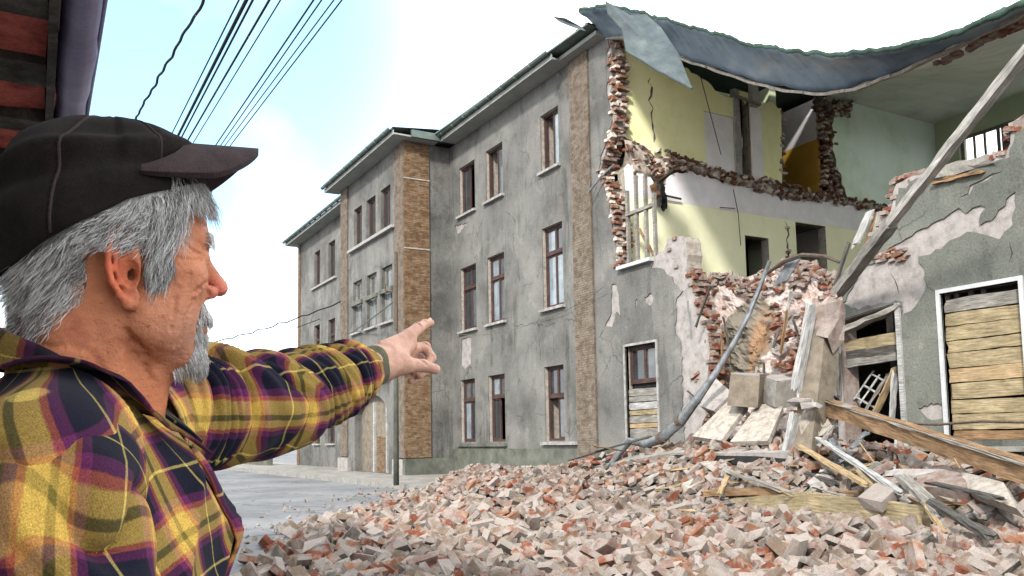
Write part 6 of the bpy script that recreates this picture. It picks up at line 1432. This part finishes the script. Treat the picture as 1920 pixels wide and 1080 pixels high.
for j in range(nv):
    for i in range(nu): a = j*(nu+1)+i; f.append((a, a+1, a+nu+2, a+nu+1))
bo = make('brim', cam2w(head2c(np.array(v))), f, M['brimcloth'], capo, smooth=True); md = bo.modifiers.new('t', 'SOLIDIFY'); md.thickness = .007; md.offset = -1
md = bo.modifiers.new('b', 'BEVEL'); md.width = .003; md.segments = 3
bv = [CC_+np.array([.0+.008*math.cos(a)*r, .008*math.sin(a)*r, CRR[2]+.004*(1-r*r)]) for r in (0.05, .6, 1) for a in np.linspace(0, 2*math.pi, 12, endpoint=False)]
make('cap_button', cam2w(head2c(np.array(bv))), [(i, (i+1) % 12, 12+(i+1) % 12, 12+i) for i in range(12)]+[(12+i, 12+(i+1) % 12, 24+(i+1) % 12, 24+i) for i in range(12)]+[tuple(range(12))[::-1]], M['brimcloth'], capo, smooth=True)
for a0 in (0.02, 1.05, 2.1, 3.14, 4.19, 5.24):
    pts = []
    for j in range(26):
        cx_, sy_ = math.cos(a0), math.sin(a0); zr = zrim(CRR[0]*cx_+CC_[0])-.004; er = math.asin(max(-.95, min(.95, (zr-CC_[2])/CRR[2]))); el = er+.03+(math.pi/2-er-.06)*(j/25); ce = math.cos(el)**(.72 if cx_ > 0 else .85)
        fold = .0042*math.sin(a0*3+1+el*2.2)*math.cos(el)+.006*math.exp(-((el-.62-.25*math.sin(a0+2.2))/.10)**2)-.007*math.exp(-((el-.42-.25*math.sin(a0+2.2))/.12)**2)+.005*math.sin(el*9+a0*2)*math.cos(el)*.5
        pts.append(CC_+np.array([ce*cx_, ce*sy_, math.sin(el)])*(CRR-.0012+fold*.9))
    sv_, sf_ = tube(pts, .0016, 6); make('seam', cam2w(head2c(np.array(sv_))), sf_, M['brimcloth'], capo, smooth=True)
# ---- plaid shirt
def plaid(name, dark=1.):
    m, n, l, b = new_mat(name)
    uv = n.new('ShaderNodeUVMap'); uv.uv_map = 'cloth'; sp = n.new('ShaderNodeSeparateXYZ'); l.new(uv.outputs[0], sp.inputs[0])
    dn = noise_node(n, l, 30, 3, .6, 'World')
    navy, mag, org, yel, olv, lin_ = (.008, .009, .024), (.12, .008, .085), (.36, .06, .008), (.52, .33, .010), (.17, .13, .010), (.5, .39, .07)
    def stripe(src, per, off):
        a = n.new('ShaderNodeMath'); a.operation = 'MULTIPLY_ADD'; a.inputs[1].default_value = 1/per; a.inputs[2].default_value = off; l.new(src, a.inputs[0])
        a2 = n.new('ShaderNodeMath'); a2.operation = 'MULTIPLY_ADD'; a2.inputs[1].default_value = .03; l.new(dn.outputs[0], a2.inputs[0]); l.new(a.outputs[0], a2.inputs[2])
        fr = n.new('ShaderNodeMath'); fr.operation = 'FRACT'; l.new(a2.outputs[0], fr.inputs[0])
        st = [(0, navy), (.23, navy), (.235, lin_), (.255, lin_), (.26, navy), (.48, navy), (.49, mag), (.545, mag), (.55, org), (.58, org), (.59, yel), (.66, yel), (.67, olv), (.72, olv), (.73, yel), (.86, yel), (.875, org), (.91, org), (.92, mag), (.985, mag), (1., navy)]
        return ramp(n, l, fr.outputs[0], st).outputs[0]
    c1 = stripe(sp.outputs[0], .108, .15); c2 = stripe(sp.outputs[1], .102, .4)
    # woven twill: warp shows on one diagonal thread, weft on the next
    tw = n.new('ShaderNodeMath'); tw.operation = 'ADD'; l.new(sp.outputs[0], tw.inputs[0]); l.new(sp.outputs[1], tw.inputs[1])
    tm = n.new('ShaderNodeMath'); tm.operation = 'MULTIPLY'; tm.inputs[1].default_value = 2*math.pi/.0019; l.new(tw.outputs[0], tm.inputs[0]); ts = n.new('ShaderNodeMath'); ts.operation = 'SINE'; l.new(tm.outputs[0], ts.inputs[0])
    k = n.new('ShaderNodeMath'); k.operation = 'MULTIPLY_ADD'; k.inputs[1].default_value = .05; k.inputs[2].default_value = .5; l.new(ts.outputs[0], k.inputs[0])
    c = mix(n, l, k.outputs[0], c1, c2)
    f = noise_node(n, l, 700, 3, .8, 'World'); fr2 = ramp(n, l, f.outputs[0], [(.3, (.55*dark,)*3), (.7, (1.45*dark,)*3)]); c = mix(n, l, 1., c, fr2.outputs[0], 'MULTIPLY')
    hs_n = n.new('ShaderNodeHueSaturation'); hs_n.inputs['Saturation'].default_value = .87; gm = n.new('ShaderNodeGamma'); gm.inputs[1].default_value = 1.14; l.new(c, gm.inputs[0]); l.new(gm.outputs[0], hs_n.inputs['Color']); c = hs_n.outputs[0]
    l.new(c, b.inputs['Base Color']); b.inputs['Roughness'].default_value = .95; b.inputs['Specular IOR Level'].default_value = .1; b.inputs['Sheen Weight'].default_value = .03
    b.inputs['Sheen Roughness'].default_value = .6
    add_bump(n, l, b, f.outputs[0], .4, .0012); return m
M['plaid'] = plaid('plaid_flannel')
def set_uv(o, uvs):
    me = o.data; ul = me.uv_layers.new(name='cloth'); li = np.zeros(len(me.loops), np.int32); me.loops.foreach_get('vertex_index', li); ul.data.foreach_set('uv', np.asarray(uvs, np.float32)[li].ravel())
T = torso(.004, .008)
sp_, sq = T.mesh(); sp_ = relax(sp_, sq, 3)
nn_ = np.zeros_like(sp_); fn_ = np.cross(sp_[sq[:, 1]]-sp_[sq[:, 0]], sp_[sq[:, 2]]-sp_[sq[:, 0]])
for k in range(4): np.add.at(nn_, sq[:, k], fn_)
nn_ /= np.linalg.norm(nn_, axis=1)[:, None]+1e-9
def fold_n(p, sx, sy_, sz, ph=0): return np.sin(p[:, 0]*sx+np.sin(p[:, 2]*9+ph)*1.2+p[:, 2]*sz+p[:, 1]*sy_+ph)
fd = .009*(1-np.abs(fold_n(sp_, 22, 9, 10, 1.)))**1.5+.004*fold_n(sp_, 40, 15, 18, 2.)+.009*(1-np.abs(fold_n(sp_, 10, 26, -14, 4.)))**2
sp_ = sp_+nn_*fd[:, None]
keep = sp_[:, 2] < .118
ang = np.arctan2(sp_[:, 1], sp_[:, 0]+.02)
def build_cloth(name, pts, faces, uvs, parent=None, mat=None):
    o_ = make(name, pts, faces, mat or M['plaid'], parent or MAN, smooth=True); set_uv(o_, uvs); return o_
# cut the neck hole
nk_ = ((sp_[:, 0]+.012)/.072)**2+(sp_[:, 1]/.066)**2 > .8
ok = (nk_ | (sp_[:, 2] < -.02))[sq].all(1)
# open V below the throat is covered by the placket
SHIRT = build_cloth('shirt', cam2w(tor2c(sp_)), sq[ok], np.stack([.17*ang+.30*sp_[:, 2]+.10, sp_[:, 2]-.10*sp_[:, 0]-.25*np.minimum(sp_[:, 1]+.1, 0)], 1))
# near sleeve, hanging, with its armhole seam
def sleeve(name, pts, rad, nt, nth, K, amp, seed, uo=0., vo=0., cam=True, up=(0, 1, 0)):
    rg = np.random.default_rng(seed); pts = [np.array(p, float) for p in pts]; seg = [np.linalg.norm(pts[i+1]-pts[i]) for i in range(len(pts)-1)]; cum = np.concatenate([[0], np.cumsum(seg)]); Lt = cum[-1]
    v = []; uv = []; P_ = [np.array([np.interp(s*Lt, cum, [p[k] for p in pts]) for k in range(3)]) for s in np.linspace(0, 1, nt)]
    for _ in range(10): P_ = [P_[0]]+[(P_[i-1]+P_[i]*2+P_[i+1])/4 for i in range(1, nt-1)]+[P_[-1]]
    ph = rg.uniform(0, 6, 6)
    for i in range(nt):
        s = i/(nt-1); d = P_[min(i+1, nt-1)]-P_[max(i-1, 0)]; d /= np.linalg.norm(d); a = np.cross(d, up); a /= np.linalg.norm(a); b_ = np.cross(a, d)
        r = np.interp(s*Lt, cum, rad)
        for k in range(nth+1):
            th = 2*math.pi*k/nth
            x = s*K+.42*math.sin(th+ph[0]+s*3)+.24*math.sin(2*th+ph[1]+s*7)+.42*math.sin(s*11+ph[2])+.5*mnoise.noise(Vector((s*6, math.cos(th)*.8, math.sin(th)*.8)))
            q = abs(math.sin(math.pi*x)); idx = math.floor(x); am = .12+.88*abs(math.sin(idx*2.4+ph[3]+.8*math.sin(th+idx)))
            e = min(1, s*8)*min(1, (1-s)*7)
            dr = amp*am*(q**.55-.5)*e*(1+.55*math.cos(th-.4))+.004*mnoise.noise(Vector((s*14, math.cos(th)*1.6+3, math.sin(th)*1.6)))*e+.0018*math.sin(x*17+th*5)*e
            if dr < 0: dr *= 1.2
            v.append(P_[i]+(b_*math.cos(th)+a*math.sin(th))*(r+dr)); uv.append((th/(2*math.pi)*.42+uo+.05*s, s*Lt+vo+.008*math.sin(x*6.28)))
    f = [(i*(nth+1)+k, i*(nth+1)+k+1, (i+1)*(nth+1)+k+1, (i+1)*(nth+1)+k) for i in range(nt-1) for k in range(nth)]
    v = np.array(v); o_ = build_cloth(name, cam2w(v if cam else tor2c(v)), f, uv, SHIRT); md = o_.modifiers.new('t', 'SOLIDIFY'); md.thickness = .002; md.offset = -1; return o_
sleeve('sleeve', [tor2c(np.array([.0, .10, .0])), SH+np.array([.01, .0, .0]), (SH+EL)/2, EL, EL+(W_-EL)*.35, EL+(W_-EL)*.72, EL+(W_-EL)*.84], [.088, .084, .074, .067, .060, .047, .036], 260, 96, 9.5, .021, 5, .05, .0)
sleeve('sleeve', [np.array([0., -.13, .002]), np.array([0., -.185, -.035]), np.array([-.01, -.215, -.16]), np.array([-.02, -.24, -.36]), np.array([-.0, -.25, -.6])], [.060, .066, .066, .062, .058], 200, 96, 5, .022, 9, .17, .06, cam=False, up=(1, 0, 0.))
# shoulder seam
sv = []
for k in range(49):
    a = 2*math.pi*k/48; sv.append(np.array([.001+.068*math.cos(a), -.150-.01*math.sin(a), -.018+.070*math.sin(a)]))
# cuff
cv, cf = tube([EL+(W_-EL)*t for t in (.80, .83, .93, .965)], [.033, .0355, .0345, .0335], 40, cap=False)
M['cuff'] = clothmat('olive_grey_flannel', [(.06, .065, .04), (.12, .12, .075)])
cu = make('cuff', cam2w(np.array(cv)), cf, M['cuff'], SHIRT, smooth=True); md = cu.modifiers.new('t', 'SOLIDIFY'); md.thickness = .003; md.offset = 1
bt = EL+(W_-EL)*.9+np.array([.012, .012, -.034]); make('cuff_button', *(lambda vf: (cam2w(np.array(vf[0])), vf[1]))(tube([bt, bt+np.array([.001, .001, -.003])], .0045, 12)), M['white'], SHIRT)
# collar: stand, fold and a long leaf ending in a point
v = []; uv = []; NA = 90; prof = 9
for i in range(NA+1):
    al = math.radians(-152)+math.radians(304)*i/NA; al = al+math.pi      # runs round the back from one front tip to the other
    ca_, sa_ = math.cos(al), math.sin(al); t = i/NA; edge = min(t, 1-t)
    ztop = .074-.046*ca_+.016*sa_**2; r0 = .0
    ln = .038+.014*math.exp(-(edge/.05)**2)
    for k in range(prof):
        q = k/(prof-1)
        if q < .3: rr, dz = .000-.0*q, -.032+(q/.3)*.032
        elif q < .42: h_ = (q-.3)/.12; rr, dz = .009*h_, .003*math.sin(h_*math.pi)
        else: h_ = (q-.42)/.58; rr, dz = .007+.013*h_**.8, -ln*h_
        rr += .0015*math.sin(al*7+k)
        v.append((-.013+(.070+rr)*ca_+(.018*max(0, (q-.42)/.58)*math.exp(-(edge/.07)**2)), (.064+rr)*sa_, ztop+dz)); uv.append((-.016+(q-.42)*.098, al*.075+.03))
tbv = BVHTree.FromPolygons([tuple(p) for p in sp_.tolist()], [tuple(map(int, q)) for q in sq])
for i_, p_v in enumerate(v):
    if i_ % prof > 3:
        h = tbv.find_nearest(Vector(p_v)); nrm_ = h[1]; loc_ = h[0]; dd_ = (Vector(p_v)-loc_).dot(nrm_)
        lim_ = .008+.009*max(0, (i_ % prof-4)/4)
        if dd_ < lim_: v[i_] = tuple(Vector(p_v)+nrm_*(lim_-dd_))
f = [(i*prof+k, (i+1)*prof+k, (i+1)*prof+k+1, i*prof+k+1) for i in range(NA) for k in range(prof-1)]
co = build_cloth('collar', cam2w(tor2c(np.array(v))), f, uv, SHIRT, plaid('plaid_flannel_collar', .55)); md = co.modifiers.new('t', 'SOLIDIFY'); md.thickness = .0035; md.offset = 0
# front placket edge with buttons
v = []; uv = []; tb = BVHTree.FromPolygons([tuple(p) for p in sp_.tolist()], [tuple(map(int, q)) for q in sq])
for i in range(60):
    z_ = .0-.55*i/59
    for k in range(5):
        y_ = -.012+.036*k/4; h = tb.ray_cast(Vector((.5, y_, z_)), Vector((-1, 0, 0))); x = h[0][0] if h[0] is not None else .08
        v.append((x+.004+(.002 if k in (1, 2, 3) else -.002)+.002*math.sin(i*.7), y_, z_)); uv.append((k*.009+.62, z_*1.0+.03))
f = [(i*5+k, i*5+k+1, (i+1)*5+k+1, (i+1)*5+k) for i in range(59) for k in range(4)]
po = build_cloth('placket', cam2w(tor2c(np.array(v))), f, uv, SHIRT); md = po.modifiers.new('t', 'SOLIDIFY'); md.thickness = .003
